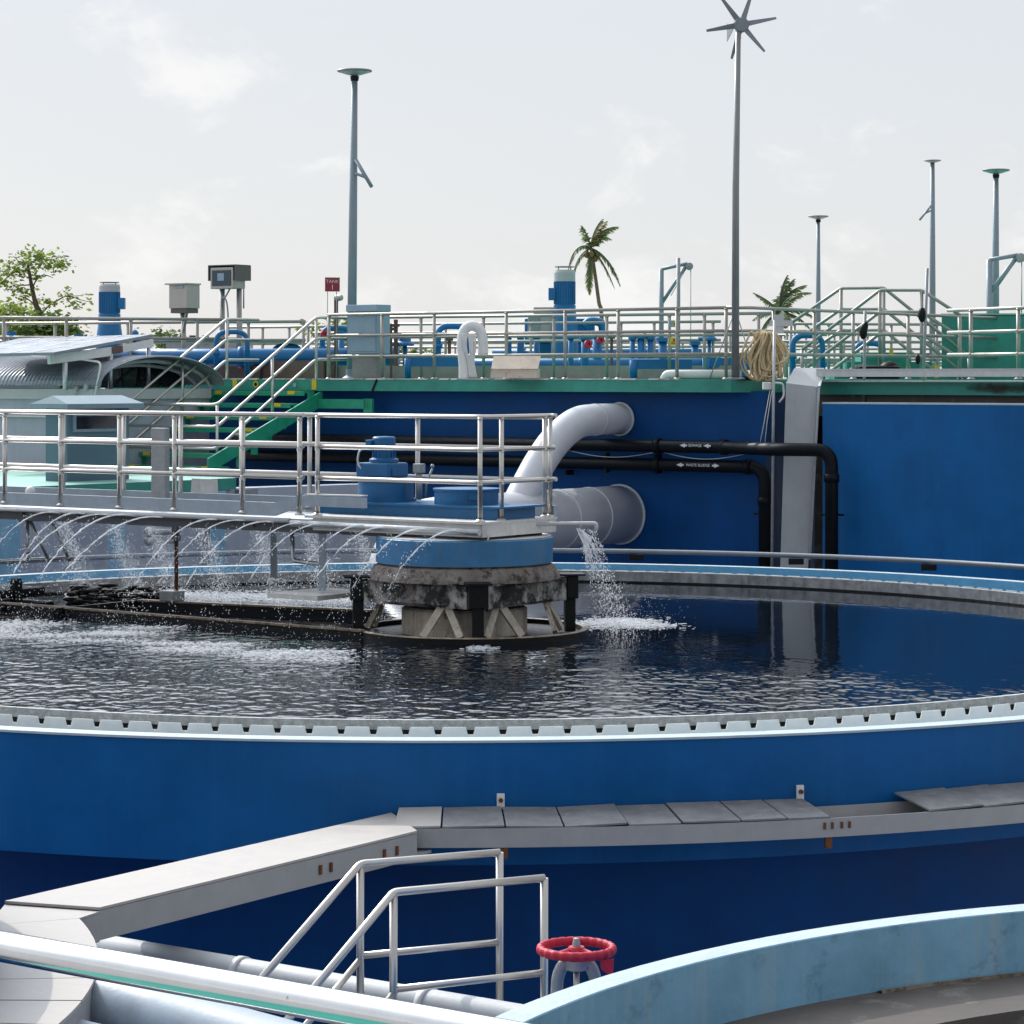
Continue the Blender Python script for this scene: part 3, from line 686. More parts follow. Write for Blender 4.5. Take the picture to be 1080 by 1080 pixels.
# control box post and cloth hanging on the bridge
tag(MB().box(BR(tcol(166, .5), .55, .42), (.22, .08, .95), U, V, UP, .01).build('control_post', castgrey), 'dark grey upright box post standing on the bridge', 'box')
k = MB()
c0 = BR(tcol(228, BW + .1), BW + .12, .30); vs = []; n_ = 12
for j in range(8):
    for i in range(n_):
        f = i / (n_ - 1); vs.append(c0 + U * (f * .42) + UP * (-.02 - .38 * j / 7) + V * (.015 * math.sin(f * 9 + j * .4) + .01 * math.sin(f * 21)))
k.add(vs, [(j * n_ + i, j * n_ + i + 1, (j + 1) * n_ + i + 1, (j + 1) * n_ + i) for j in range(7) for i in range(n_ - 1)], True)
tag(k.build('cloth', clothm), 'white cloth hanging from the lower bridge rail below the green stairs', 'cloth')
tag(MB().ball(BR(tcol(32, .1), .1, .14), .06, n=14, m=8).lathe([(.05, .0), (.065, 0), (.065, -.05)], BR(tcol(32, .1), .1, .11), 14).build('lamp_dome', white), 'small white dome on the bridge beam at the far left', 'lamp')

# ---------------------------------------------------------------- drive machinery on the platform
dm = thing('drive_unit', 'blue gearmotor drive on a base plate in the middle of the bridge', 'motor', BR(tcol(430, .7), .7))
def DP(px, s, z=0.0): return BR(tcol(px, s), s, z)
MB().bar(DP(356, .72, .06), DP(545, .72, .06), .66, .12).bar(DP(362, .72, .13), DP(553, .72, .13), .78, .02).build('base_plate', gearblue, dm)
g = DP(407, .72, .14)
MB().lathe([(.33, 0), (.33, .03), (.33, .03), (.30, .03), (.30, .03), (.30, .21), (.30, .21), (.32, .215), (.32, .25), (.32, .25), (.0, .25)], g, 32).build('gearbox', gearblue, dm)
g2 = g + UP * .25 + Vector((-.04, 0, 0))
MB().box(g2 + UP * .085, (.44, .36, .16), U, V, UP, .02).box(g2 + Vector((.10, -.18, .06)), (.10, .06, .08), U, V, UP, .01).build('gearbox', gearblue, dm)
g3 = g2 + UP * .17
k = MB().lathe([(.16, 0), (.16, .03), (.16, .03), (.12, .05), (.115, .05), (.115, .19), (.115, .19), (.125, .19), (.125, .26), (.125, .26), (.11, .275), (0, .28)], g3 + Vector((.02, 0, 0)), 24)
for i in range(16):
    a = 2 * math.pi * i / 16; d_ = Vector((math.cos(a), math.sin(a), 0))
    k.box(g3 + Vector((.02, 0, .12)) + d_ * .12, (.022, .006, .13), d_, UP.cross(d_), UP)
k.box(g3 + Vector((-.12, -.02, .20)), (.08, .10, .08), U, V, UP, .008)
mo = k.build('motor', gearblue, dm)
MB().tube(bend([g3 + Vector((-.13, -.03, .16)), g3 + Vector((-.24, -.05, .14)), g3 + Vector((-.27, -.05, .0)), g3 + Vector((-.20, -.05, -.10))], .08), .012, 8).build('cable', steeldull, dm)
g4 = DP(492, .72, .14)
k = MB().lathe([(.34, 0), (.34, .14), (.34, .14), (.355, .145), (.355, .165), (.355, .165), (.0, .172)], g4, 36)
k.build('bearing_cover', gearblue, dm)
dd = Vector((.28, -.21, 0)).normalized(); 
MB().box(g4 + Vector((.10, -.343, .085)), (.15, .012, .06), (1, .29, 0), None, UP).build('name_plate', gearblue, dm)
k = MB().tube([DP(442, .75, .17), DP(442, .75, .48)], .035, 10).box(DP(442, .75, .50), (.10, .10, .1), U, V, UP, .01).tube([DP(449, .7, .2), DP(450, .7, .36), DP(456, .7, .50)], .012, 8).ball(DP(456, .7, .53), .022)
k.build('limit_lever', castgrey, dm)

# ---------------------------------------------------------------- pier in the middle of the tank
DC = Vector((-.50, 27.4, 0)); RG = Vector((-.42, 27.4, 0))
pier = thing('centre_pier', 'stained drum and frame carrying the bridge in the middle of the tank', 'pier', DC + UP * 2.9)
MB().lathe([(.93, 3.80), (.93, 4.055), (.93, 4.055), (.915, 4.065), (.915, 4.065), (.55, 4.068), (.55, 4.068), (.55, 4.12)], DC, 72).build('drum', drumblue, pier)
MB().lathe([(.915, 4.066), (.60, 4.0675)], DC + UP * .004, 60).build('drum_top', deckwhite, pier)
MB().lathe([(.93, 3.80), (.90, 3.785), (.90, 3.785), (.95, 3.765), (1.0, 3.67), (1.01, 3.63), (1.01, 3.63), (.9, 3.62), (.9, 3.5)], DC, 56).build('flared_ring', concrust, pier)
# square frame, one corner towards the camera
ca = R(-82); corners = [DC + Vector((1.14 * math.cos(ca + i * math.pi / 2), 1.14 * math.sin(ca + i * math.pi / 2), 0)) for i in range(4)]
oct_ = []
for i in range(4):
    a, b_ = corners[i], corners[(i + 1) % 4]
    MB().bar(a.lerp(b_, .08) + UP * 3.50, a.lerp(b_, .92) + UP * 3.50, .05, .23).build('frame_beam', flake, pier)
    MB().bar(a.lerp(b_, .14) + UP * 3.625, a.lerp(b_, .86) + UP * 3.632, .16, .022).build('frame_flange', flake, pier)
# bulging band behind the beams
MB().lathe([(.95, 3.40), (.97, 3.42), (.97, 3.60), (.95, 3.62), (.7, 3.62)], DC, 8, a0=ca + math.pi / 8, a1=ca + math.pi / 8 + 2 * math.pi, smooth=False).build('band', flake, pier)
for i, c_ in enumerate(corners):
    d_ = (c_ - DC).normalized(); s_ = UP.cross(d_)
    MB().box(c_ + UP * 3.52, (.12, .20, .24), d_, s_, UP, .01).box(c_ + UP * 3.65, (.26, .26, .02), d_, s_, UP).build('corner_block', black, pier)
    MB().box(c_ - d_ * .02 + UP * 3.2, (.11, .11, .46), d_, s_, UP).build('leg', black, pier)
for i in range(8):
    
    if i in (2, 6): continue
    a = ca + math.pi / 4 * (i + .5) + (-.10, .07, 0, .05, -.06, .1, 0, .04)[i]; d_ = Vector((math.cos(a), math.sin(a), 0)); s_ = UP.cross(d_)
    top = DC + d_ * .86 + UP * 3.40
    for sg in (-1, 1):
        ft = DC + d_ * 1.0 + s_ * (sg * .20) + UP * 3.09
        MB().bar(top + s_ * (sg * .03), ft, .075, .05, d_).build('strut', cream, pier)
MB().lathe([(.66, 2.6), (.66, 3.31), (.66, 3.31), (.63, 3.33), (.5, 3.34)], DC, 48).build('column', cream, pier)
MB().lathe([(.60, 3.33), (.60, 3.62)], DC, 40).build('column_neck', black, pier)
MB().lathe([(1.22, 2.6), (1.22, 3.10), (1.22, 3.10), (1.165, 3.105), (1.165, 3.105), (1.165, 2.9)], RG, 72).build('stilling_ring', black, pier)
MB().lathe([(1.222, 3.098), (1.19, 3.112), (1.16, 3.104)], RG, 72).build('ring_lip', beamtan, pier)
MB().lathe([(1.16, 3.055), (.5, 3.055)], RG, 60).build('sludge', darkweed, pier)

# ---------------------------------------------------------------- skimmer arms on the water
t = thing('skimmer_arm', 'long dark skimmer trough on the water in front, running left from the centre', 'skimmer', G(180, 655, 3.05))
a = G(-40, 633.5, 3.10); b_ = G(383, 666.5, 3.10)
ax = (b_ - a).normalized(); nv = ax.cross(UP)
MB().bar(a - UP * .05, b_ - UP * .05, .05, .11).build('beam', black, t)
MB().bar(a + UP * .012, b_ + UP * .012, .075, .02).build('beam_cap', beamtan, t)
for i in range(9):
    p = a.lerp(b_, .06 + i * .11); MB().bar(p - nv * .02 - UP * .02, p - nv * .32 - UP * .09, .03, .03).build('rib', black, t)
t = thing('skimmer_arm', 'second dark skimmer trough on the water, behind the front one', 'skimmer', G(260, 640, 3.05))
a2 = G(146, 634, 3.11); b2 = G(392, 645, 3.11)
MB().bar(a2 - UP * .05, b2 - UP * .05, .05, .12).build('beam', black, t)
MB().bar(a2 + UP * .012, b2 + UP * .012, .09, .02).build('beam_cap', beamtan, t)
MB().bar(a2 - UP * .02, G(55, 645, 3.08), .05, .07).build('link', black, t)
p = G(186, 640, 3.06); p2 = Vector((p.x, p.y, 0))
t = thing('scum_valve', 'rusty valve rod with a grey block rising from the skimmer', 'valve', p)
MB().tube([p2 + UP * 3.15, p2 + UP * 4.12], .023, 10).build('rod', rust, t)
MB().lathe([(.03, 0), (.055, .02), (.055, .07), (.04, .10), (.055, .12), (.055, .16), (.03, .18)], p2 + UP * 3.82, 14).build('valve_body', castgrey, t)
MB().box(p2 + UP * 3.19 - Vector((.05, 0, 0)), (.22, .20, .12), U, V, UP, .012).build('float_block', castgrey, t)
# black scum box at the far left end
t = thing('scum_box', 'black slime covered scum box at the left end of the skimmer', 'scum box', G(20, 640, 3.0))
c_ = G(10, 636, 3.1)
k = MB().box(c_ + Vector((-.35, .5, .10)), (1.1, .8, .10), U, V, UP, .02).box(c_ + Vector((-.3, .4, -.05)), (1.2, .9, .08), U, V, UP, .02).box(c_ + Vector((.05, .15, .05)), (.10, .12, .45), U, V, UP, .02)
k.build('box', black, t)
k = MB(); random.seed(5)
for i in range(240):
    f = random.random()
    p = G(75 + f * 110, 616 + random.random() * 10 - f * 3, 3.2)
    k.ball((p.x, p.y, 3.05 + random.random() ** 2 * .20 * (1 - .6 * f)), random.uniform(.02, .07), random.uniform(1, 2.4), 1.0, .5, 7, 4)
k.build('scum_mat', darkweed, t)
t = thing('truss_support', 'pale triangular truss frame hanging below the left end of the bridge', 'truss', PZ(30, 3.3, 31.5))
k = MB()
for a_, b_ in (((29, 545), (30, 592)), ((30, 545), (52, 592)), ((52, 545), (74, 592)), ((2, 592), (78, 588)), ((20, 548), (80, 548))):
    k.tube([P(*a_, 31.4), P(*b_, 31.4)], .022, 8)
k.build('truss', steeldull, t)

# ---------------------------------------------------------------- water jets
random.seed(11)
GRAV = 9.8; LOOSE = []
def jet(start, vel, tmax, r0, la, grp, split=.45, drops=60, spread=.10, cut=.80):
    k = MB(); n = 44; pts = []
    for i in range(n + 1):
        tt = tmax * i / n
        pts.append(start + vel * tt - UP * (.5 * GRAV * tt * tt))
    # smooth at the nozzle, then lumpy and ragged as it breaks up
    rs = []; qs = []
    for i, p in enumerate(pts):
        f = i / n; g = max(0, f - split * .5)
        rs.append(max(.0012, r0 * (1 - .62 * f) * (1 + random.uniform(-.95, .55) * min(1, g * 2.6))))
        qs.append(p + Vector((random.gauss(0, .012), random.gauss(0, .012), random.gauss(0, .012))) * g)
    k.tube(qs[:int(n * cut) + 1], rs[:int(n * cut)] + [.001], 6)
    for _ in range(drops):
        f = .25 + .75 * random.random() ** .7; tt = tmax * f
        p = start + vel * tt - UP * (.5 * GRAV * tt * tt)
        q_ = p + Vector((random.gauss(0, spread), random.gauss(0, spread), random.gauss(0, spread))) * f * .8
        if q_.z > WAT: LOOSE.append((q_, random.uniform(.0025, .0065), random.uniform(1, 1.8)))
    return tag(k.build('water_jet', spraym, fixn=False), la, 'water jet', grp)
xs = [63, 90, 117, 144, 172, 229, 259, 289, 322, 350, 386, 417, 452, 485]
ordn = ['first', 'second', 'third', 'fourth', 'fifth', 'sixth', 'seventh', 'eighth', 'ninth', 'tenth', 'eleventh', 'twelfth', 'thirteenth', 'fourteenth']
for i, x in enumerate(xs):
    tt = tcol(x, -.075)
    st = BR(tt, -.08, -.08)
    vel = Vector((-2.15, -1.55, .55)) * random.uniform(.82, 1.12) + Vector((random.uniform(-.2, .2), random.uniform(-.6, .6), random.uniform(-.22, .15)))
    if x > 320: vel = Vector((-2.1, -.55, .40)) * random.uniform(.85, 1.12) + Vector((0, random.uniform(-.2, .2), random.uniform(-.2, .15)))
    th = (vel.z + math.sqrt(vel.z ** 2 + 2 * GRAV * (st.z - WAT))) / GRAV
    jet(st, vel, th * (.98 if x < 300 else .93), random.uniform(.0075, .0115), 'thin white water jet arcing down left, %s from the left along the bridge' % ordn[i], 'water jets along the front of the bridge', drops=190)
st = BR(-.01 + .02, -.09, -.10)
st = PZ(516, BZ - .13, 26.55)
jet(st, Vector((-.12, -.02, 0)), math.sqrt(2 * (st.z - WAT) / GRAV), .012, 'thin stream of water dropping straight from the platform front corner', 'water jets along the front of the bridge', split=.3, drops=50, spread=.03, cut=.97)
def cone(apex, dirn, n, w0, w1, la, grp, rad=(.0018, .005), zlow=WAT, wv=None):
    k = MB(); dirn = Vector(dirn)
    for _ in range(n):
        f = random.random() ** .75
        p = apex + dirn * f + Vector((0, 0, -.25 * f * f * dirn.length))
        wd = w0 + (w1 - w0) * f
        p += Vector((random.gauss(0, wd), random.gauss(0, wd * .6), random.gauss(0, .06)))
        if p.z > zlow: k.drop(p, random.uniform(*rad) * (1.25 if random.random() < .1 else 1), random.uniform(1, 2.2))
    return tag(k.build('water_spray', spraym, fixn=False), la, 'water spray', grp, kind='stuff')
for i, x in enumerate((58, 112, 152, 205, 265, 318, 372)):
    s = BW + .1
    st = BR(tcol(x, s), s, -.10)
    cone(st, Vector((.35, .55, -1.0)), 2300, .025, .12, 'fine spray of droplets falling behind the bridge, %s from the left' % ordn[i], 'sprays behind the bridge')
# spray from the end pipe on the right
ap = Vector((e1.x - .2, e1.y, e1.z - .06))
k = MB()
for _ in range(1900):
    f = random.random() ** .8
    x0 = e1.x - .22 + random.random() * .20
    p = Vector((x0 + .02 + .55 * (f ** 1.1) * (.35 + .65 * random.random()), e1.y - .1 + random.gauss(0, .05 + .10 * f), e1.z - .05 - f * (e1.z - WAT)))
    if p.z > WAT: k.drop(p, random.uniform(.0018, .0058), random.uniform(1, 2.6))
for _ in range(22):
    a_ = Vector((e1.x - .21 + random.random() * .03, e1.y - .05, e1.z - .05)); b_ = a_ + Vector((random.uniform(.05, .3), random.gauss(0, .06), -random.uniform(.25, .55)))
    m_ = a_.lerp(b_, .5) + Vector((.03, 0, .03)); k.tube([a_, m_, b_], [.005, .004, .001], 5)
tag(k.build('water_spray', spraym, fixn=False), 'fan of water falling from the pipe end to the right of the platform', 'water spray', kind='stuff')
# foam where the jets strike
k = MB()
def foam(x, y, n, sx, sy, rad=(.003, .011), zj=.006):
    for _ in range(int(n * 1.5)):
        g_ = G(x, y, WAT)
        p = g_ + Vector((random.gauss(0, sx), random.gauss(0, sy), 0))
        if (p - Vector((TC.x, TC.y, WAT))).length > 7.45: continue
        if (Vector((p.x, p.y, 0)) - RG).length < 1.24: continue
        r_ = random.uniform(*rad)
        k.ball((p.x, p.y, WAT + .001 + abs(random.gauss(0, zj))), r_, random.uniform(1, 3.6), random.uniform(.8, 1.6), .5, 6, 3)
for (x, y, n, sx, sy) in ((12, 659, 520, .28, .26), (-10, 666, 300, .3, .2), (40, 671, 200, .25, .12), (120, 668, 330, .26, .14), (95, 676, 160, .3, .10), (150, 662, 150, .25, .10), (205, 685, 380, .26, .16), (178, 679, 160, .2, .10), (238, 680, 160, .16, .08),
                          (300, 692, 260, .22, .22), (322, 688, 260, .25, .15), (345, 696, 120, .16, .15), (275, 690, 150, .2, .15), (655, 656, 760, .20, .20), (682, 660, 260, .18, .14), (622, 660, 200, .22, .2), (507, 684, 170, .07, .09)):
    foam(x, y, n, sx, sy)
for i in range(4200):
    f = random.random(); x = 70 + f * 310
    g_ = G(x, 628 + f * 5 + random.gauss(0, 2.2), WAT)
    k.ball((g_.x, g_.y, WAT + .002 + abs(random.gauss(0, .025))), random.uniform(.004, .013), random.uniform(1, 3), 1, .5, 6, 3)
tag(k.build('foam', spraym, fixn=False), 'white foam and splashes on the water under the jets', 'foam', kind='stuff')
# fine splash droplets and mist just above the foam
k = MB()
for (p, r_, e_) in LOOSE: k.drop(p, r_, e_)
for i in range(8000):
    f = random.random(); x = 40 + f * 345
    g_ = G(x, 626 + f * 5 + random.gauss(0, 2), WAT)
    k.drop((g_.x, g_.y, WAT + .04 + random.random() ** 1.8 * .55), random.uniform(.0015, .0038))
for (x, y, n, sx, sy, hh) in ((20, 662, 500, .5, .4, .25), (120, 670, 400, .5, .3, .22), (215, 683, 400, .4, .3, .2), (315, 690, 350, .35, .25, .2), (655, 656, 900, .28, .3, .4)):
    for _ in range(n):
        g_ = G(x, y, WAT); k.drop((g_.x + random.gauss(0, sx), g_.y + random.gauss(0, sy), WAT + .02 + random.random() ** 2 * hh), random.uniform(.0015, .0042))
tag(k.build('spray_mist', spraym, fixn=False), 'fine splash droplets hanging over the water under the bridge', 'mist', kind='stuff')
# ---------------------------------------------------------------- raised deck and blue tank wall behind
C0 = Vector((3.42, 39.8, 0))                       # corner of the raised deck
def DK(t, s, z=0.0): return C0 + U * t + V * s + UP * z
def dcol(px, s=0.0):
    q_ = C0 + V * s; p = onl(px, (q_.x, q_.y), U); return (p - q_).dot(U)
def rcol(px, o=0.0):
    """distance along the receding right edge"""
    q_ = C0 + U * o; p = onl(px, (q_.x, q_.y), V); return (p - q_).dot(V)
tL = dcol(226)
tank2 = thing('raised_tank', 'tall blue walled tank with a green painted walkway deck on top', 'tank', DK(3, .3))
MB().prism([DK(-.35, .28)[:2], DK(16, .28)[:2], DK(16, .6)[:2], DK(-.35, .6)[:2]], 0, 5.52).build('front_wall', bluedeep, tank2)
MB().prism([DK(-.35, .61)[:2], DK(-.35, 30)[:2], DK(-.05, 30)[:2], DK(-.05, .61)[:2]], 0, 5.52).build('side_wall', bluedeep, tank2)
# deck slab: chamfered corner, top paint faded
ch = [DK(tL, 0), DK(.5, 0), DK(.12, .05), DK(-.42, .62), DK(-.42, 32), DK(16, 32), DK(16, 2.6), DK(tL + .0, 2.6)]
MB().prism([p[:2] for p in ch], DECK - .20, DECK).build('deck_slab', green, tank2)
random.seed(4)
k = MB()
for i in range(46):                                 # worn pale edge of the slab
    a = random.uniform(.6, tL - .1); l = random.uniform(.08, .5)
    k.bar(DK(a, .012, DECK + .002), DK(min(a + l, tL - .02), .012, DECK + .002), .05, random.uniform(.012, .03))
k.build('worn_edge', deckwhite, tank2)
for px in (248, 331.5): MB().bar(DK(dcol(px - 2.3), -.004, DECK - .095), DK(dcol(px + 2.3), -.004, DECK - .095), .012, .17).build('edge_marking', yellow, tank2)
p = DK(dcol(270), -.006, DECK - .09); MB().lathe([(0, .004), (.06, .004), (.06, 0)], p, 16, -V).build('warning_disc', yellow, tank2)
MB().lathe([(0, .007), (.035, .007)], p, 12, -V).build('warning_disc', black, tank2)
p = DK(dcol(311), -.006, DECK - .10); MB().lathe([(0, .004), (.04, .004), (.04, 0)], p, 16, -V).build('warning_disc', boxblue, tank2)
MB().bar(DK(dcol(398), -.01, DECK + .0), DK(dcol(393), -.01, DECK - .2), .02, .03).build('cable', black, tank2)
# right hand wall standing forward
W0 = Vector((4.32, 39.0, 0))
def RWL(t, s, z=0.0): return W0 - U * t + V * s + UP * z
rw = thing('blue_wall', 'bright blue wall of the neighbouring tank at right, with a pale worn top edge', 'wall', RWL(2, 0))
MB().prism([RWL(.37, 0)[:2], RWL(9, 0)[:2], RWL(9, .25)[:2], RWL(.37, .25)[:2]], 0, 5.335).build('wall_face', bluewall, rw)
MB().prism([RWL(.368, -.004)[:2], RWL(9, -.004)[:2], RWL(9, .252)[:2], RWL(.368, .252)[:2]], 5.335, 5.36).build('coping', tanktop, rw)
tag(MB().prism([RWL(-.04, .27)[:2], RWL(9, .27)[:2], RWL(9, 2.2)[:2], RWL(-.04, 2.2)[:2]], 4.6, 5.15).build('channel_floor', black, fixn=True), 'dark gap between the blue wall and the green slab at right', 'channel', kind='structure')
sl_ = thing('deck_slab', 'green slab edge with a brown stain, right of the pale duct', 'slab', RWL(2, .9))
MB().prism([RWL(-.6, .8)[:2], RWL(9.5, .8)[:2], RWL(9.5, 9)[:2], RWL(-.6, 9)[:2]], DECK - .23, DECK - .02).build('slab', green, sl_)
c_ = onl(1058, (RWL(0, .8).x, RWL(0, .8).y), U); 
p_ = Vector((c_.x, c_.y, 0)) - V * .005
MB().add([p_ + U * .75 + UP * (DECK - .228), p_ - U * .75 + UP * (DECK - .228), p_ - U * .75 + UP * (DECK - .03), p_ + U * .75 + UP * (DECK - .03)], [(0, 1, 2, 3)]).build('stain', stainm, sl_)
MB().prism([RWL(-.3, .95)[:2], RWL(9.4, .95)[:2], RWL(9.4, 1.2)[:2], RWL(-.3, 1.2)[:2]], 0, DECK - .24).build('gap_shade_wall', darkconc, sl_)  # added dark wall, its colour stands in for shade in the gap
MB().bar(RWL(-.4, .77, DECK - .028), RWL(9, .77, DECK - .028), .05, .02).build('worn_edge', deckwhite, sl_)
# grey steel beam lying along the right slab, joined to the duct
t = thing('support_beam', 'long grey steel beam along the railing foot, right of the pale duct', 'beam', RWL(2, .4))
bz = EZ - (393.5 - HY) * 39.5 / F
k = MB()
bs = RWL(-.1, .45)
k.bar(RWL(.05, .42, bz), RWL(8.5, .42, bz), .08, .11).bar(RWL(.05, .42, bz + .055), RWL(8.5, .42, bz + .055), .12, .014)
k.build('beam', steeldull, t)

# pale duct column with a sloping head
t = thing('air_duct', 'pale grey rectangular duct running down the wall corner', 'duct', PZ(843, 0, 38.6))
d0 = 38.95
def Q(px, py, dd=0.0): return P(px, py, d0 + dd)
front = [Q(838, 388, .55), Q(869, 388, .55), Q(863, 408, 0), Q(851.5, 612, .12), Q(822.5, 612, .12), Q(829, 404, 0)]
k = MB()
fr = front; bk = [p + Vector((.10, .62, 0)) for p in front]
bk[0] = front[0] + Vector((.05, .35, -.02)); bk[1] = front[1] + Vector((.05, .35, -.02))
k.add(fr + bk, [(0, 1, 2, 5), (5, 2, 3, 4), (6, 11, 8, 7), (11, 10, 9, 8), (0, 6, 7, 1), (1, 7, 8, 2), (2, 8, 9, 3), (3, 9, 10, 4), (4, 10, 11, 5), (5, 11, 6, 0)])
k.build('casing', colgrey, t)
MB().bar(Q(863.5, 409, -.01), Q(854, 590, .09), .035, .03).bar(Q(869.5, 390, .53), Q(864, 408, -.01), .035, .03).build('edge_strip', steeldull, t)
MB().tube([Q(866, 392, .4), RWL(.1, .42, bz)], .045, 8).build('bracket', steeldull, t)

# thin conduits at the corner
def rod(name, la, cat, pts, r, m, grp=None): return tag(MB().tube(pts, r, 10).build(name, m), la, cat, grp)
t = thing('conduit_box', 'small white junction box on the deck corner with a thin grey conduit', 'junction box', P(809, 407, 38.9))
MB().box(P(809, 407, 38.9), (.13, .10, .11), None, None, UP, .01).build('box', white, t)
MB().tube([P(817, 338, 38.8), P(816, 400, 38.8), P(814, 600, 38.8)], .022, 10).build('conduit', steeldull, t)
MB().tube(bend([P(816, 404, 38.85), P(826, 404, 38.9), P(827, 418, 38.95), P(822, 424, 39)], .06), .015, 8).build('conduit', white, t)
for j in range(2): MB().tube([P(812 + j * 2, 412, 38.9), P(806 + j * 3, 445, 38.95), P(800 + j * 6, 476, 39.1)], .006, 6).build('cable', white, t)
# two black pipes along the wall
def wl(px, off): p = onl(px, ((C0 + V * (.28 - off)).x, (C0 + V * (.28 - off)).y), U); return p
def wpx(px, py, off): p = wl(px, off); return Vector((p.x, p.y, EZ - (py - HY) * p.y / F))
def zfix(px, z, off): p = wl(px, off); return Vector((p.x, p.y, z))
zu = wpx(730, 471, .35).z; zl = wpx(730, 491, .28).z
t = thing('black_pipe', 'upper black pipe along the blue wall, turning down right of the duct', 'pipe', zfix(700, zu, .35))
ez = P(877, 470, 38.3)
upts = [zfix(250, zu, .3), zfix(800, zu, .3)]; end = Vector((P(877, 0, 38.25).x, 38.25, zu))
MB().tube(bend([upts[0], zfix(770, zu, .36), PZ(820, zu, 38.55), end, Vector((end.x, end.y, 2.6))], .25, 6), .098, 18).build('pipe_run', blackpipe, t)
for px in (694, 764): MB().tube([zfix(px - 3, zu, .352), zfix(px + 3, zu, .352)], .118, 18).build('coupling', blackpipe, t)
MB().tube([Vector((end.x, end.y, zu - .35)), Vector((end.x, end.y, zu - .47))], .115, 18).build('coupling', blackpipe, t)
MB().bar(P(866, 543, 38.5), P(890, 543, 38.3), .02, .03).build('clamp', black, t)
dn = (-V)
def onwall_text(body, px, z, off, size, par):
    p = zfix(px, z, off); return text(body, p, size, -U, UP, whitetext, par)
def arrow(px, z, off, par, sg, m=whitetext):
    p = zfix(px, z, off)
    return MB().extrude([p - U * (sg * .065), p + U * (sg * .03) + UP * .034, p + U * (sg * .03) + UP * .014, p + U * (sg * .07) + UP * .014, p + U * (sg * .07) - UP * .014, p + U * (sg * .03) - UP * .014, p + U * (sg * .03) - UP * .034], V * .003).build('arrow', m, par)
onwall_text('SEWAGE', 733, zu + .02, .475, .062, t)
arrow(720.5, zu + .02, .475, t, -1); arrow(745.5, zu + .02, .475, t, -1)
t = thing('black_pipe', 'lower black pipe along the blue wall, turning down left of the duct', 'pipe', zfix(700, zl, .28))
MB().tube(bend([zfix(250, zl, .28), zfix(807, zl, .28), zfix(807, 2.6, .28)], .28, 6), .098, 18).build('pipe_run', blackpipe, t)
for px in (694, 790): MB().tube([zfix(px - 3, zl, .28), zfix(px + 3, zl, .28)], .118, 18).build('coupling', blackpipe, t)
MB().tube([zfix(807, zl - .45, .28), zfix(807, zl - .57, .28)], .115, 18).build('coupling', blackpipe, t)
MB().bar(zfix(795, 3.66, .3), zfix(812, 3.66, .3), .02, .03).build('clamp', black, t)
onwall_text('WASTE SLUDGE', 736, zl + .01, .28 + .105, .060, t)
arrow(717, zl + .01, .28 + .105, t, -1); arrow(755, zl + .01, .28 + .105, t, 1)
for i, (x0, x1) in enumerate(((600, 690), (700, 785))):
    pts = [zfix(x0 + (x1 - x0) * j / 10, zu - .10 - .09 * math.sin(math.pi * j / 10), .36) for j in range(11)]
    rod('sagging_cable', ('thin pale cable sagging under the black pipe near the grey pipes', 'thin pale cable sagging under the lettering on the black pipe')[i], 'cable', pts, .007, steeldull, 'sagging cables')
tag(MB().bar(zfix(640, zu - .12, .30), zfix(640, zl - .14, .30), .05, .10, V).bar(zfix(694, zu - .13, .16), zfix(694, zl - .14, .16), .05, .16, V).bar(zfix(600, zl - .12, .16), zfix(600, zl - .2, .16), .05, .2, V).build('pipe_bracket', black), 'black brackets holding the two pipes on the blue wall', 'bracket')

# two big grey pipes leaving the wall
W1 = wl(655, 0.0); W1 = Vector((W1.x, W1.y, 0))
zp = 3.56
t = thing('grey_pipe', 'thick grey pipe coming out of the blue wall just above the tank rim', 'pipe', W1 + UP * zp)
pp = [W1 + V * .1 + UP * zp, W1 - V * 5.6 + UP * zp, W1 - V * 5.9 + UP * 1.5]
MB().tube(bend(pp, .9, 8), .455, 40).build('pipe_run', pipegrey, t)
for s in (.02, .9, 1.75): MB().tube([W1 - V * s + UP * zp, W1 - V * (s + .035) + UP * zp], .463 if s > .1 else .48, 40).build('joint_band', pipegrey, t)
t = thing('grey_pipe', 'grey pipe bending from high on the wall down into the thick pipe', 'pipe', W1 + UP * 5.05)
W2 = wl(655, 0.0); W2 = Vector((W2.x, W2.y, 0))
pts = [W2 + V * .1 + UP * 5.07, W2 - V * .75 + UP * 5.07, W2 - V * 1.25 + UP * 5.02, W2 - V * 1.75 + UP * 4.80, W2 - V * 2.15 + UP * 4.50, W2 - V * 2.5 + UP * 4.15, W2 - V * 2.9 + UP * 3.7]
def smooth(pts, n=5):
    out = []
    for i in range(len(pts) - 1):
        p0 = pts[max(0, i - 1)]; p1 = pts[i]; p2 = pts[i + 1]; p3 = pts[min(len(pts) - 1, i + 2)]
        for k_ in range(n):
            s = k_ / n
            out.append(.5 * ((2 * p1) + (p2 - p0) * s + (2 * p0 - 5 * p1 + 4 * p2 - p3) * s * s + (3 * p1 - p0 - 3 * p2 + p3) * s ** 3))
    return out + [pts[-1]]
MB().tube(smooth(pts), .245, 32).build('pipe_run', pipegrey, t)
for s, z in ((.02, 5.07), (.72, 5.07)): MB().tube([W2 - V * s + UP * z, W2 - V * (s + .03) + UP * z], .252 if s > .1 else .27, 32).build('joint_band', pipegrey, t)

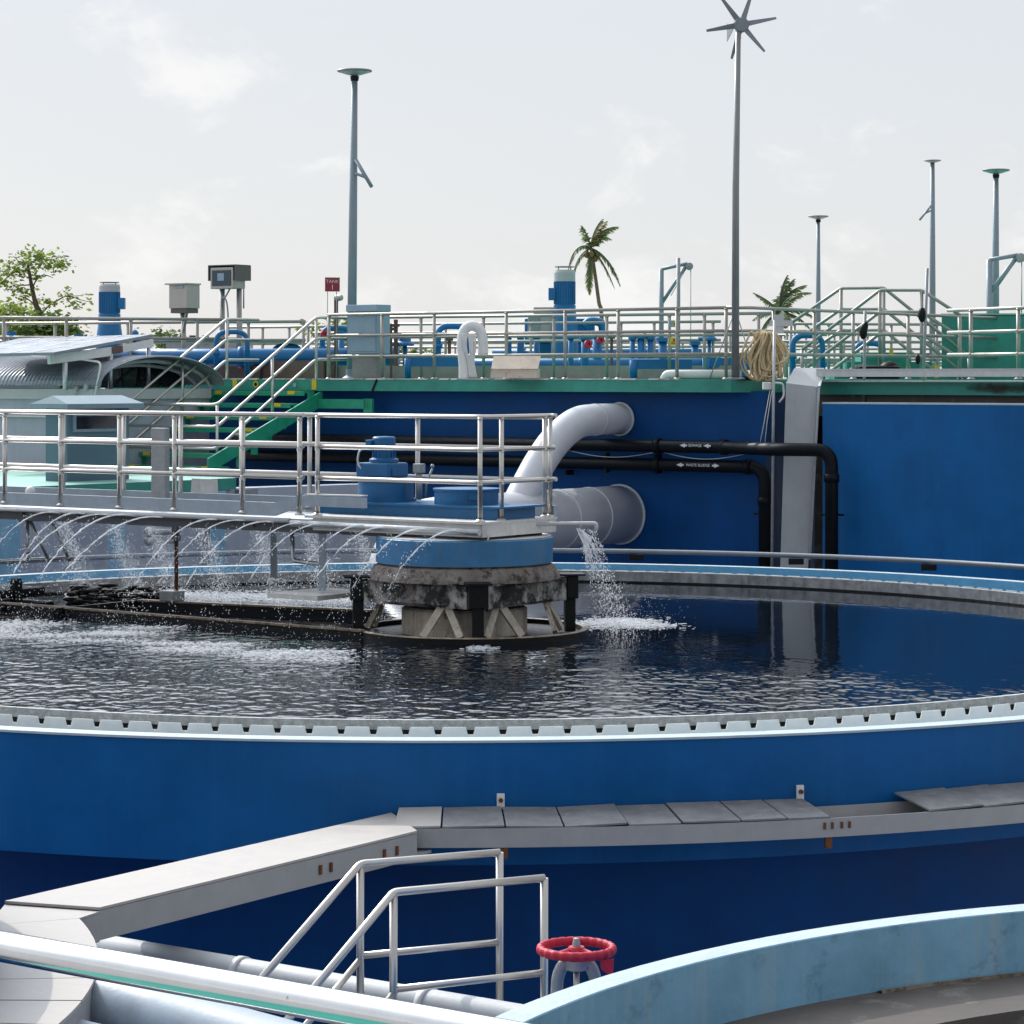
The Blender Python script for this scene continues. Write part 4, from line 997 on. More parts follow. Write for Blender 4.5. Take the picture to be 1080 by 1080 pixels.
# handrail pipe behind the rim of the big tank
k = MB(); k.tube([TC + Vector((9.3 * math.cos(a), 9.3 * math.sin(a), 3.33)) for a in [R(20 + i * 3) for i in range(48)]], .035, 10)
rimpm = mat('dull_pipe_grey', (.20, .22, .24), .5, .3, var=.15, scale=3)
t = thing('rim_pipe', 'thin grey pipe curving behind the far rim of the big tank', 'pipe', TC + Vector((5, 7.8, 3.2)))
k.build('pipe_run', rimpm, t)
for a in (30, 50, 62, 76, 90): MB().box(TC + Vector((9.3 * math.cos(R(a)), 9.3 * math.sin(R(a)), 3.25)), (.20, .06, .08)).build('saddle', black, t)

# ---------------------------------------------------------------- lower left: green landing, hut, shed
ld = thing('landing', 'low green landing with a pale worn top at the foot of the stairs', 'platform', Vector((-6, 38.5, LOW)))
poly = [(-12, 31.8), (-7.25, 35.9), (-4.75, 38.9), (-4.2, 39.7), (-5.6, 43.4), (-14, 44)]
MB().prism(poly, LOW - .17, LOW - .004).build('slab', green, ld)
sheet(MB(), poly, LOW).build('slab_top', greentop, ld)
ql = [(-12, 32.1), (-7.2, 36.25), (-4.75, 39.2), (-4.3, 39.9), (-1.6, 42.2), (-1.7, 42.5), (-4.5, 40.3), (-7.4, 36.6), (-12, 32.6)]
MB().prism(ql, 0, LOW - .172).build('lower_wall', shedwall, ld)
for px, d in ((7, 35.4), (124, 37.2), (230, 39.3)):
    c_ = PZ(px, 0, d); MB().box((c_.x, c_.y, 2.0), (.17 * 1.3 if px > 10 else .34, .16, 4.03), None, None, UP).build('column', tankin, ld)
MB().box(P(258, 523, 40.2), (.55, .3, .22), V, U, UP).build('step_block', castgrey, ld)
for j in range(2): MB().tube([P(157, 561 + j * 9, 36.9), P(185, 561 + j * 9, 37.2)], .045, 10).ball(P(157, 561 + j * 9, 36.8), .075, n=10).build('pipe_stub', castgrey, ld)

hut = thing('hut', 'small blue grey hut with a shallow roof and one dark window', 'hut', PZ(71, LOW, 38.2))
hc = PZ(71, LOW, 38.2)                               # nearest corner
def H(a, b_, z): return hc + U * a + V * b_ + UP * z
zr = EZ - (431 - HY) * 38.2 / F - LOW
MB().prism([H(0, 0, 0)[:2], H(.45, 0, 0)[:2], H(.45, 1.28, 0)[:2], H(0, 1.28, 0)[:2]], LOW, LOW + zr).build('wall', kiosk, hut)
rf = MB()
ov = .16
e0 = [H(-ov, -ov, zr), H(.45 + ov, -ov, zr), H(.45 + ov, 1.28 + ov, zr), H(-ov, 1.28 + ov, zr)]
e1_ = [p + UP * .07 for p in e0]; rg = [H(.225, -ov * .5, zr + .19), H(.225, 1.28 + ov * .5, zr + .19)]
rf.add(e0 + e1_ + rg, [(3, 2, 1, 0), (0, 1, 5, 4), (1, 2, 6, 5), (2, 3, 7, 6), (3, 0, 4, 7), (4, 5, 8), (6, 7, 9), (5, 6, 9, 8), (7, 4, 8, 9)])
rf.build('roof', kioskroof, hut)
wz = EZ - (446 - HY) * 38.7 / F - LOW
wd = MB().bar(H(-.012, .10, wz), H(-.012, 1.18, wz), .03, .26, UP).build('window', kioskroof, hut)
MB().bar(H(-.03, .16, wz + .01), H(-.03, 1.12, wz + .01), .012, .19, UP).build('pane', glassdark, wd)
MB().bar(H(.10, -.012, wz + .27), H(.36, -.012, wz + .27), .02, .11, UP).build('vent_window', tanktop, hut)

shed = thing('shed', 'long grey shed under a corrugated barrel roof with an open arched end', 'shed', PZ(100, LOW, 43.4))
s0 = PZ(100, 0, 43.4); gw = 2.8; ze = EZ - (405 - HY) * 43.4 / F; rise = .50; LN = 8
def S(a, b_, z): return Vector((s0.x, s0.y, 0)) + U * a + V * b_ + UP * z
MB().prism([S(.02, 0, 0)[:2], S(LN, 0, 0)[:2], S(LN, .15, 0)[:2], S(.02, .15, 0)[:2]], 0, ze - .02).build('wall', shedwall, shed)
MB().prism([S(.0, 0, 0)[:2], S(.0, gw, 0)[:2], S(.14, gw, 0)[:2], S(.14, 0, 0)[:2]], 0, ze - .10).build('wall', shedwall, shed)
MB().bar(S(-.02, -.03, ze - .17), S(LN, -.03, ze - .17), .05, .17).bar(S(-.02, -.05, ze - .17), S(-.02, gw, ze - .17), .05, .17).build('fascia', colgrey, shed)
MB().bar(S(.0, -.02, ze - .55), S(LN, -.02, ze - .55), .06, .03).build('cladding_seam', steeldull, shed)
k = MB(); vs = []; fs = []; na = 20; ns = 360
def roofp(a, q_, extra=0.0):
    th = math.pi * q_
    return S(a, gw / 2 - math.cos(th) * (gw / 2 + .12), ze - .02 + math.sin(th) * rise + extra)
for i in range(ns + 1):
    a = -.25 + (LN + .25) * i / ns; ex = .010 * (1 if (i // 2) % 2 else -1)
    for j in range(na + 1): vs.append(roofp(a, j / na, ex))
for i in range(ns):
    for j in range(na): fs.append((i * (na + 1) + j, i * (na + 1) + j + 1, (i + 1) * (na + 1) + j + 1, (i + 1) * (na + 1) + j))
k.add(vs, fs)
rf = k.build('roof', shedgrey, shed)
sol = rf.modifiers.new('thickness', 'SOLIDIFY'); sol.thickness = .012
MB().tube([roofp(.10, j / 24, -.09) for j in range(25)], .035, 8).build('arch_rib', colgrey, shed)
MB().tube([roofp(.35, j / 24, -.16) for j in range(25)], .03, 8).build('arch_rib', colgrey, shed)
k = MB(); n_ = 24; vs = [roofp(.7, j / n_, -.05) for j in range(n_ + 1)]
k.add(vs, [list(range(n_ + 1))]).build('dark_end_panel', glassdark, shed)
MB().tube(bend([S(.3, -.08, ze + .42), S(-.25, -.1, ze + .36), S(-.1, -.1, ze - .2)], .1), .018, 8).build('conduit', white, shed)
# solar panel above the shed
t = thing('solar_panel', 'tilted grey solar panel on white rails above the shed roof', 'solar panel', P(60, 385, 41))
pa, pb = P(-60, 374, 42.2), P(57, 371.5, 42.2); pc = P(161, 352.5, 45.4); pd = P(20, 357, 45.4)
nrm = (pb - pa).cross(pc - pb).normalized()
if nrm.z < 0: nrm = -nrm
k = MB(); k.add([pa, pb, pc, pd] + [p - nrm * .05 for p in (pa, pb, pc, pd)], [(0, 1, 2, 3), (4, 7, 6, 5), (0, 4, 5, 1), (1, 5, 6, 2), (2, 6, 7, 3), (3, 7, 4, 0)])
k.build('panel', solar, t)
k = MB()
for f in (.2, .4, .6, .8): k.bar(pb.lerp(pa, f) + nrm * .004, pc.lerp(pd, f) + nrm * .004, .02, .004, nrm)
k.build('panel_seams', steeldull, t)
MB().bar(pb.lerp(pc, .12) - nrm * .16 + Vector((-.3, 0, 0)), pb.lerp(pc, .56) - nrm * .16, .06, .15).build('support_rail', white, t)
MB().bar(pb.lerp(pc, .64) - nrm * .15, pb.lerp(pc, .99) - nrm * .15, .06, .13).build('support_rail', white, t)
MB().bar(pb.lerp(pc, .55) - nrm * .15, pb.lerp(pc, .66) - nrm * .15, .07, .12).build('support_block', brownwall, t)
for f in (.1, .55, .95): q_ = pb.lerp(pc, f) - nrm * .2; MB().tube([q_, (q_.x, q_.y, ze - .1)], .04, 8).build('leg', steeldull, t)

# ---------------------------------------------------------------- green stairs
st = thing('metal_stairs', 'green steel stairs with yellow marked treads leading up to the raised deck', 'stairs', DK(dcol(284), -1.4, LOW))
ta, tb = dcol(334, 0), dcol(236, 0)
tn = 7; rise_ = (DECK - LOW) / (tn + .3); run_ = .36
for i in range(1, tn + 1):
    z = DECK - rise_ * i; s = -run_ * (i - .45)
    tr = MB().bar(DK(ta, s, z - .02), DK(tb, s, z - .02), .27, .035).bar(DK(ta, s - .125, z - .04), DK(tb, s - .125, z - .04), .012, .075).build('tread', greenstair, st)
    for f in (.10, .88):
        q_ = ta + (tb - ta) * f; MB().bar(DK(q_, s - .133, z - .025), DK(q_ + .16, s - .133, z - .025), .008, .06).bar(DK(q_, s - .06, z - .0005), DK(q_ + .16, s - .06, z - .0005), .14, .005).build('edge_marking', yellow, tr)
    for q_ in (ta - .03, tb + .03):
        MB().bar(DK(q_, s, z - .03), DK(q_, s, z - rise_ - .02), .05, .12, V).build('tread_bracket', greenstair, st)
for q_ in (ta - .09, tb + .09):
    a_ = DK(q_, .05, DECK - .30); b_ = DK(q_, -run_ * tn - .3, LOW + .02 - .05)
    MB().extrude([a_ + UP * .10, a_ - UP * .16, b_ - UP * .0, b_ + UP * .24], U * .035).build('stringer', greenstair, st)
MB().bar(DK(ta - .1, -.05, 5.28), DK(ta - 1.25, -.05, 5.28), .06, .16).bar(DK(ta - 1.1, -.05, 5.25), DK(ta - 1.28, -.05, 5.25), .06, .24).build('support_arm', greenstair, st)
def stair_rail(q_, xb):
    k = []
    for h in (1.08, .72, .36):
        zt_ = DECK + h - .02
        top = DK(q_, .05, zt_); low = DK(q_, -run_ * (tn - .2), LOW + h + .0)
        pts = [DK(q_ - .0, .9, zt_), top, low, low + U * xb]
        MB().tube(bend(pts, .12), .026, 10).build('handrail', steel, st)
    for s, z0 in ((.06, DECK), (-run_ * 3, DECK - rise_ * 3.2), (-run_ * (tn - .2), LOW)):
        zz = (DECK if s > 0 else DECK + (LOW - DECK) * (-s / (run_ * (tn - .2))))
        MB().tube([DK(q_, s, z0), DK(q_, s, zz + 1.07)], .026, 10).build('post', steel, st)
stair_rail(ta + .06, 2.3); stair_rail(tb - .02, 1.2)

# ---------------------------------------------------------------- railings on the raised deck
HS = (1.10, .745, .39)
def dk_posts(xs, s): return [DK(dcol(x, s), s, DECK) for x in xs]
railing('guard_railing', 'front steel railing along the green deck edge, left of the wind turbine pole', [DK(dcol(346, .12), .12, DECK), DK(.25, .12, DECK)], dk_posts((347, 403, 458, 534, 596, 652, 714), .12) + [DK(.25, .12, DECK)], HS, steelfar, .027, 'railings on the raised deck')
rp = [C0 + V * rcol(x) + UP * DECK for x in (813, 856, 897, 955, 1010, 1066, 1110)]
railing('guard_railing', 'steel railing receding from the turbine pole to the right border', [DK(.25, .12, DECK), DK(-.05, .35, DECK), DK(-.05, 12, DECK)], [p + U * -.05 for p in rp], HS, steelfar, .027, 'railings on the raised deck')
def back_rail(la, x0, x1, d0, d1, xs, hs=HS, r=.028, z=DECK):
    a = PZ(x0, z, d0); b_ = PZ(x1, z, d1)
    ps = []
    for x in xs:
        p = onl(x, (a.x, a.y), (b_ - a)); ps.append(Vector((p.x, p.y, z)))
    railing('guard_railing', la, [a, b_], ps, hs, steelfar, r, 'railings on the raised deck')
back_rail('second railing row close behind the front one, from the blue cabinet to the hose coil', 400, 816, 46.5, 43.5, (402, 444, 510, 584, 640, 706, 743, 800))
back_rail('pale railing seen through the front rails between the cabinet and the big motor', 380, 760, 53, 50, (390, 470, 560, 655, 690, 752))
back_rail('far thin railing behind the blue pipes in the middle of the deck', 330, 900, 63, 60, (335, 420, 500, 590, 680, 770, 830, 890), r=.03)
back_rail('farthest railing row, just above the deck level pipes', 300, 1000, 82, 80, (310, 400, 480, 560, 640, 720, 800, 900, 990), r=.035)
back_rail('railing behind the solar panel at the far left, front row', -30, 255, 46.5, 48.5, (4, 70, 138, 208, 254), r=.03)
back_rail('railing behind the solar panel at the far left, back row', -30, 322, 52, 50, (7, 58, 135, 262, 320), r=.03)
back_rail('railing between the monitor stand and the red sign', 240, 420, 56, 54, (277, 305, 325, 378), r=.03)
back_rail('railing in front of the green box at the right border', 1000, 1120, 41.8, 39.2, (1024, 1074,), r=.03)
back_rail('pale railing row right of the hose coil, behind the receding one', 820, 1010, 52, 53, (838, 874, 905, 940, 988))
back_rail('far right railing row beyond the crossover stairs', 820, 1000, 66, 66, (828, 850, 880, 915, 960, 985), r=.03)
# crossover stairs, right
def cross_rail(la, px, py, d0, d1):
    pts = [P(a, b_, d0 + (d1 - d0) * i / 3) for i, (a, b_) in enumerate(zip(px, py))]
    t = thing('crossover_railing', la, 'railing', (pts[1].x, pts[1].y, DECK), 'crossover stair railings')
    for h in (0, .38, .76): MB().tube(bend([p - UP * h for p in pts], .05), .030, 10).build('rail', steelfar, t)
    for p in (pts[1], pts[2]): MB().tube([p, (p.x, p.y, DECK)], .032, 10).build('post', steelfar, t)
    for p in (pts[0], pts[3]): MB().tube([p, (p.x, p.y, DECK)], .030, 10).build('post', steelfar, t)
cross_rail('left railing of the crossover stairs at right, the one starting nearer the palm', (834, 887, 932, 1022), (341, 304, 303.5, 376), 47.5, 46.5)
cross_rail('right railing of the crossover stairs, ending at the green box', (846, 928, 972, 1012), (369, 306, 306, 332), 46, 45.2)
t = thing('crossover_stairs', 'green crossover stairs with yellow edges behind the right railing', 'stairs', PZ(930, DECK, 46.6))
for i, (x0, x1, y0) in enumerate(((880, 1000, 391), (895, 985, 382), (912, 965, 372))):
    a_ = P(x0, y0, 46.3 + i * .35); b_ = P(x1, y0, 46.3 + i * .35)
    MB().box(((a_.x + b_.x) / 2, a_.y + 1, (a_.z + DECK) / 2), (b_.x - a_.x, 2 - i * .5, a_.z - DECK + .02)).build('step', green, t)
for x, y in ((958, 392), (988, 392), (975, 400), (940, 372)): MB().box(P(x, y, 46.15), (.07, .02, .22 if y > 380 else .14)).build('edge_marking', yellow, t)
t = thing('green_box', 'tall plain green box behind the railing at the right border', 'box', PZ(1050, DECK, 47))
a_ = P(994, 332, 47); b_ = P(1140, 332, 47)
gy = Vector((.185, 1, 0)).normalized(); gx = gy.cross(UP); gc = (a_ + b_) / 2 + gy * 1.2
MB().box((gc.x, gc.y, (a_.z + DECK) / 2 - .01), (b_.x - a_.x, 2.4, a_.z - DECK), gx, gy, UP, .015).build('body', green, t)
MB().box((gc.x, gc.y, a_.z + .012), (b_.x - a_.x + .03, 2.45, .03), gx, gy, UP).build('top_edge', greentop, t)
tag(MB().box(P(925, 393, 45.3), (.75, .6, .25), None, None, UP, .08).ball(P(908, 393, 45.2), .18, 1.3, 1, .8).ball(P(938, 390, 45.2), .17, 1.1, 1, .9).build('tarpaulin_heap', black), 'black tarpaulin heap on the deck behind the grey beam', 'tarpaulin')
for i, (x, y0, y1, la) in enumerate(((911, 328, 426, 'thin dark rod tied to the right railing beside a black knot'), (973, 283, 426, 'tall thin dark rod tied to the right railing near the crossover stairs'))):
    t = thing('rod', la, 'rod', P(x, y1, 39.4), 'rods tied to the railing')
    MB().tube([P(x + (5 if i else 1.5), y0, 39.4), P(x, y1, 39.4)], .024, 8).build('shaft', castgrey, t)
    MB().ball(P(x - .5, 350 if i == 0 else 332, 39.4), .07, .9, .9, 1.7).build('knot', black, t)
    MB().ball(P(x + (-5 if i else 2), 344 if i == 0 else 379, 39.4), .05, .8, .8, 1.6).build('tag', black, t)
# ---------------------------------------------------------------- poles and lamps
def lamp(px, ptop, d, hw, la, lean=0, br=None, m=polegrey, pr=.06):
    b_ = PZ(px, DECK, d); tp = P(px + lean, ptop, d)
    t = thing('street_lamp', la, 'lamp', b_, 'solar street lamps')
    MB().tube([b_, b_.lerp(tp, .5), tp], [pr * 1.15, pr, pr * .72], 14).lathe([(.16, 0), (.16, .02), (.16, .02), (pr * 1.3, .06), (pr * 1.2, .18)], b_, 14).build('pole', m, t)
    w_ = hw * d / F
    MB().lathe([(0, .12 * w_), (w_ * .96, .12 * w_), (w_, .08 * w_), (w_, .04 * w_), (w_, .04 * w_), (w_ * .92, .0)], tp, 28).build('lamp_head', lamphead, t)
    MB().lathe([(w_ * .92, .0), (w_ * .45, -.15 * w_), (w_ * .45, -.15 * w_), (w_ * .25, -.19 * w_)], tp, 12, smooth=False).build('lens', lamplens, t)
    MB().lathe([(w_ * .26, -.24 * w_), (w_ * .22, -.5 * w_), (0, -.5 * w_)], tp, 14).build('socket', black, t)
    if br:
        (x0, y0), (x1, y1), (x2, y2) = br
        MB().tube([P(x0, y0, d - .1), P(x1, y1, d - .25)], .035, 8).tube(smooth([P(x0 + (2 if x1 > x0 else -2) * 0, y2, d - .08), P((x0 * .5 + x1 * .5), y2 + 3, d - .17), P(x0 * .3 + x1 * .7, y0 * .3 + y1 * .7, d - .2)]), .028, 8).build('solar_bracket', m, t)
lamp(370.5, 76, 45.4, 18.5, 'tall bluish lamp post with a disc head and side bracket, beside the pale blue cabinet', 3.5, ((375, 168), (392, 197), (0, 183)), pr=.075)
lamp(863, 229, 78, 11, 'short far lamp post with a disc head, right of the small palm', 0, pr=.07)
lamp(983.5, 170, 80, 9, 'slim tall lamp post with a small side bracket above the crossover stairs', 0, ((982, 217), (970, 232), (0, 222)), pr=.09)
lamp(1049.5, 180.5, 55, 14.5, 'lamp post rising behind the green box beside the hoist at the right border', 1, pr=.075)

# wind turbine
d = 39.6; b_ = PZ(775.5, DECK, d); hb = P(782, 26, d); tp = P(778.5, 34, d)
t = thing('wind_turbine', 'small six bladed wind turbine on a tall grey pole at the deck corner', 'wind turbine', b_)
MB().tube([b_, P(776, 200, d), tp], [.060, .052, .042], 16).lathe([(.15, 0), (.15, .02), (.15, .02), (.08, .03)], b_, 14).build('pole', poledark, t)
MB().tube([hb + Vector((-.02, .38, .0)), hb + Vector((0, .03, 0))], .05, 12).extrude([hb + Vector((-.1, .35, .03)), hb + Vector((-.16, .75, .12)), hb + Vector((-.16, .75, -.16)), hb + Vector((-.1, .35, -.03))], (.008, 0, 0)).tube([tp - UP * .1, hb + Vector((-.04, .15, 0))], .045, 10).build('nacelle', turb, t)
MB().lathe([(0, .03), (.10, .025), (.118, .0), (.118, .0), (.118, -.04), (.0, -.04)], hb, 24, (0, -1, 0)).build('hub', turb, t)
for a in (11, 72, 127, 190, 254, 311):
    dr = Vector((math.cos(R(a)), 0, math.sin(R(a)))); s_ = Vector((0, -1, 0)).cross(dr)
    tw = Vector((0, .03, 0))
    l = .54
    k = MB(); q0 = hb + dr * .10; q1 = hb + dr * l
    k.extrude([q0 + s_ * .042 + tw * .5, q0 - s_ * .042 - tw * .5, q1 - s_ * .020 - tw * .2, q1 + s_ * .016 + tw * .2], (0, .010, 0)).build('blade', turb, t)
for x in (764, 786): 
    rod('guy_wire', 'thin stay wire %s of the turbine pole foot' % ('left' if x < 775 else 'right'), 'wire', [P(775.5, 326, d), P(x - 15 if x < 775 else x + 12, 398, d + .8)], .009, steeldull, 'stay wires of the turbine')

# ---------------------------------------------------------------- hoists
def hoist(la, d, pts_post, arm, brace, drop):
    t = thing('hoist', la, 'hoist', PZ(pts_post[0], DECK, d), 'pole hoists')
    MB().tube([PZ(pts_post[0], DECK, d), P(pts_post[0], pts_post[1], d)], .06, 10).build('post', polegrey, t)
    MB().tube([P(pts_post[0], pts_post[1], d), P(*arm, d)], .04, 8).tube([P(pts_post[0] + .5, brace, d), P(*arm, d)], .042, 8).build('jib', polegrey, t)
    MB().lathe([(0, -.09), (.09, -.07), (.09, -.07), (.09, .07), (0, .07)], P(arm[0] + 2, arm[1] + 3, d), 14, (0, 1, 0)).build('sheave', castgrey, t)
    MB().tube([P(arm[0] + 3.5, arm[1] + 3, d), P(arm[0] + 3.5, drop, d)], .012, 6).tube([P(arm[0], arm[1] + 3, d), P(pts_post[0] + 10, brace - 8, d)], .010, 6).build('cable', steeldull, t)
hoist('grey pole hoist between the coconut palm and the turbine pole', 62, (697.5, 284), (725, 278), 320, 360)
hoist('grey pole hoist behind the lamp post at the right border', 50, (1043.5, 274), (1074, 269), 309, 330)
rod('thin_pole', 'bare thin pole standing in front of the hoist near the middle', 'pole', [PZ(715.5, DECK, 60), P(715.5, 272, 60)], .045, castgrey)

# ---------------------------------------------------------------- cabinets, signs
d = 44.2
t = thing('electric_cabinet', 'pale blue grey cabinet on the deck beside the tall lamp post', 'cabinet', P(390, 400, d))
c_ = P(388, 0, d)
def cabp(px, py): return P(px, py, d)
yb, yt = 373, 322; zb = P(0, yb, d).z; ztp = P(0, yt, d).z
cx0 = P(398, 0, d); w1 = 33 * d / F / .81; w2 = 12.5 * d / F / .587
cc = Vector((cx0.x, d, 0))
ax1 = U; ax2 = V
def K(a, b_, z): return cc + U * a + V * b_ + UP * z
def kbox(a0, a1, b0, b1, z0, z1, bev=.008): return MB().box(K((a0 + a1) / 2, (b0 + b1) / 2, (z0 + z1) / 2), (a1 - a0, b1 - b0, z1 - z0), U, V, UP, bev)
kbox(0, w1, 0, w2, zb, ztp).build('body', boxblue, t)
kbox(-.012, w1 + .012, -.03, w2 + .012, ztp - .10, ztp + .015).build('lid', boxblue, t)
kbox(.03, w1 - .03, -.012, .01, zb + .04, ztp - .14, .004).build('door', boxblue, t)
kbox(.06, w1 - .06, .05, w2 - .05, DECK, zb, .0).build('plinth', concrete, t)
d = 49.5
t = thing('control_cabinet', 'stainless cabinet with a sloping lid on a post, left of the monitor', 'cabinet', PZ(188, DECK, d))
cc = P(197, 0, d); cc = Vector((cc.x, cc.y, 0)); z0 = P(0, 325, d).z; z1 = P(0, 300, d).z
kbox(0, .46, 0, .36, z0, z1).build('body', cabin, t)
kbox(-.02, .52, -.06, .38, z1, z1 + .03, .004).build('lid', cabin, t)
kbox(.08, .32, -.012, 0, z1 - .07, z1 - .02, .002).build('label_plate', tanktop, t)
kbox(.02, .44, .02, .34, z0 - .09, z0 - .002).build('tray', hoodgrey, t)
MB().tube([K(.25, .18, DECK), K(.25, .18, z0 - .05)], .045, 10).bar(K(.05, .05, z0 - .08), K(.24, .16, z0 - .45), .05, .05).bar(K(.42, .3, z0 - .08), K(.26, .2, z0 - .45), .05, .05).build('post', steelfar, t)
d = 48
t = thing('monitor_stand', 'dark screen in a brown hooded housing on two posts above the deck', 'monitor', PZ(240, DECK, d))
cc = P(248, 0, d); cc = Vector((cc.x, cc.y, 0)); z0 = P(0, 302.5, d).z; z1 = P(0, 280, d).z
k = MB()
for a, b_, zz, s in ((.33, .25, z1 - .0, None),): pass
k.box(K(.28, .15, z1 + .008), (.68, .42, .02), U, V, UP).box(K(-.05, .15, (z1 + z0 + .12) / 2), (.02, .42, z1 - z0 - .12), U, V, UP).box(K(.61, .15, (z1 + z0 + .12) / 2), (.02, .42, z1 - z0 - .12), U, V, UP).box(K(.28, .36, (z1 + z0 + .12) / 2), (.68, .02, z1 - z0 - .12), U, V, UP)
k.build('hood', hoodgrey, t)
hs_ = MB().box(K(.29, .12, (z0 + z1) / 2 - .03), (.56, .34, z1 - z0 - .0), U, V, UP, .012).build('housing', cabin, t)
MB().box(K(.29, -.055, (z0 + z1) / 2 - .03), (.46, .012, .29), U, V, UP, .003).build('screen', screenm, t)
MB().box(K(.30, -.064, (z0 + z1) / 2 - .01), (.16, .003, .14), U, V, UP).build('screen_panel', boxblue, t)
for a in (.50, .08): MB().tube([K(a, .2, DECK), K(a, .2, z0)], .05, 10).build('post', steelfar, t)
MB().tube(smooth([K(.2, .1, z0), K(.26, .0, z0 - .2), K(.33, .0, z0 - .17), K(.22, .02, z0 - .3), K(.2, .05, z0 - .9)]), .016, 8).tube([K(-.12, .1, z0 + .1), K(-.12, .1, z0 - .40)], .014, 8).tube([K(.42, .1, z0), K(.42, .1, z0 - .38)], .014, 8).build('cable', castgrey, t)
d = 46
t = thing('red_sign', 'small red sign with white lettering on two thin rods', 'sign', P(350, 330, d))
sx = Vector((.97, .24, 0)); c_ = P(350.5, 300, d)
MB().box(c_, (.25, .012, .235), sx, None, UP, .002).build('panel', redsign, t)
MB().box(c_ + Vector((0, .012, 0)), (.265, .01, .25), sx, None, UP).build('frame', castgrey, t)
ny = UP.cross(sx)
text('TANK', c_ - ny * .009 + UP * .05, .085, sx, UP, whitetext, t); text('1', c_ - ny * .009 - UP * .055, .13, sx, UP, whitetext, t)
for x in (345.5, 355): MB().tube([P(x, 307, d), P(x - (.7 if x < 350 else 0), 398, d)], .008, 6).build('rod', castgrey, t)
t = thing('bulkhead_lamp', 'short wooden post with a round lamp beside the red sign', 'lamp', PZ(354, DECK, 47))
MB().box((P(354.5, 0, 47).x, 47, (DECK + P(0, 311, 47).z) / 2), (.07, .07, P(0, 311, 47).z - DECK)).build('post', brownwall, t)
MB().lathe([(0, .06), (.05, .05), (.06, .0), (.06, 0), (.06, -.08), (0, -.08)], P(358, 314, 46.9), 14, (.8, -.6, 0)).build('lamp_head', cabin, t)
# yellow and pale warning signs on the second railing
c_ = P(711, 341.5, 44.2)
t = thing('warning_sign', 'pale sign with a yellow triangle hung on the railing above a yellow sign', 'sign', c_)
MB().box(c_, (.15, .01, .115)).build('panel', boxblue, t); MB().extrude([c_ + Vector((-.04, -.007, -.04)), c_ + Vector((.04, -.007, -.04)), c_ + Vector((0, -.007, .045))], (0, -.003, 0)).build('symbol', yellow, t)
MB().box(c_ + Vector((0, -.012, -.005)), (.012, .003, .04)).build('symbol', black, t)
c_ = P(711, 360, 44.2)
t = thing('warning_sign', 'yellow warning sign hung low on the railing behind the turbine', 'sign', c_)
MB().box(c_, (.15, .01, .14)).build('panel', yellow, t); MB().extrude([c_ + Vector((-.028, -.007, .0)), c_ + Vector((.028, -.007, .0)), c_ + Vector((0, -.007, .05))], (0, -.003, 0)).build('symbol', redsign, t)
MB().box(c_ + Vector((0, -.008, -.03)), (.10, .003, .014)).build('lettering_bar', redsign, t)

# ---------------------------------------------------------------- motors and pipes on the deck
def motor(la, px, d, ytop, ycap, ymid, hw, base):
    w_ = hw * d / F; c_ = PZ(px, 0, d); zt, zc, zm = (P(0, y, d).z for y in (ytop, ycap, ymid))
    t = thing('vertical_motor', la, 'motor', (c_.x, c_.y, DECK), 'upright blue motors')
    k = MB().lathe([(w_, zm), (w_, zc), (w_, zc), (0, zc)], c_, 28)
    for i in range(28):
        a = 2 * math.pi * i / 28; dd = Vector((math.cos(a), math.sin(a), 0))
        k.box(c_ + dd * w_ + UP * (zm * .5 + zc * .5), (.035, .016, (zc - zm) * .92), dd, UP.cross(dd), UP)
    k.build('motor_body', bgblue, t)
    MB().lathe([(w_ * 1.06, zc - .02), (w_ * 1.06, zc + (zt - zc) * .55), (w_ * .98, zc + (zt - zc) * .75), (0, zc + (zt - zc) * .75)], c_, 28).build('fan_cowl', colgrey, t)
    MB().lathe([(0, zt - .02), (w_ * .98, zt - .02), (w_ * .98, zt - .02), (w_ * .98, zt), (0, zt)], c_, 24).tube([c_ + Vector((w_ * .6, 0, zt - .15)), c_ + Vector((w_ * .6, 0, zt))], .012, 6).tube([c_ + Vector((-w_ * .6, 0, zt - .15)), c_ + Vector((-w_ * .6, 0, zt))], .012, 6).build('rain_cap', castgrey, t)
    MB().box(c_ + Vector((base * w_ * 1.25, -w_ * .2, zm + (zc - zm) * .45)), (w_ * .7, w_ * .8, (zc - zm) * .5), None, None, UP, .01).build('terminal_box', bgblue, t)
    MB().lathe([(w_ * 1.1, zm), (w_ * 1.1, zm - .06), (w_ * 1.1, zm - .06), (w_ * 1.15, zm - .25), (w_ * 1.35, zm - .55), (w_ * 1.35, zm - .55), (w_ * 1.35, DECK)], c_, 28).build('gear_stand', bgblue, t)
    return t
motor('upright blue motor with a grey cowl behind the solar panel at left', 115.5, 56, 297.5, 307, 331, 10.5, 1)
motor('large upright blue motor with a grey cowl in the middle of the deck', 595.5, 55, 281, 296, 322, 10.7, -1)
t = thing('machine_base', 'grey and blue machine block with a fan box under the large motor', 'machine', PZ(595, DECK, 55.8))
MB().box(P(590, 350, 56.3), (1.5, 1.0, .55), None, None, UP, .02).build('block', bgblue, t)
MB().box(P(578, 342, 55.3), (.62, .5, .72), None, None, UP, .02).build('fan_box', cabin, t)
MB().box(P(563, 345, 55.2), (.25, .4, .52), None, None, UP, .02).build('fan_box', castgrey, t)
MB().box(P(595, 375, 56.3), (1.1, 1.0, .75)).build('block', bgblue, t)
MB().tube(smooth([P(615, 345, 55.2), P(622, 339, 55.2), P(634, 341, 55.2), P(636, 352, 55.2)]), .09, 12).build('elbow', bgblue, t)
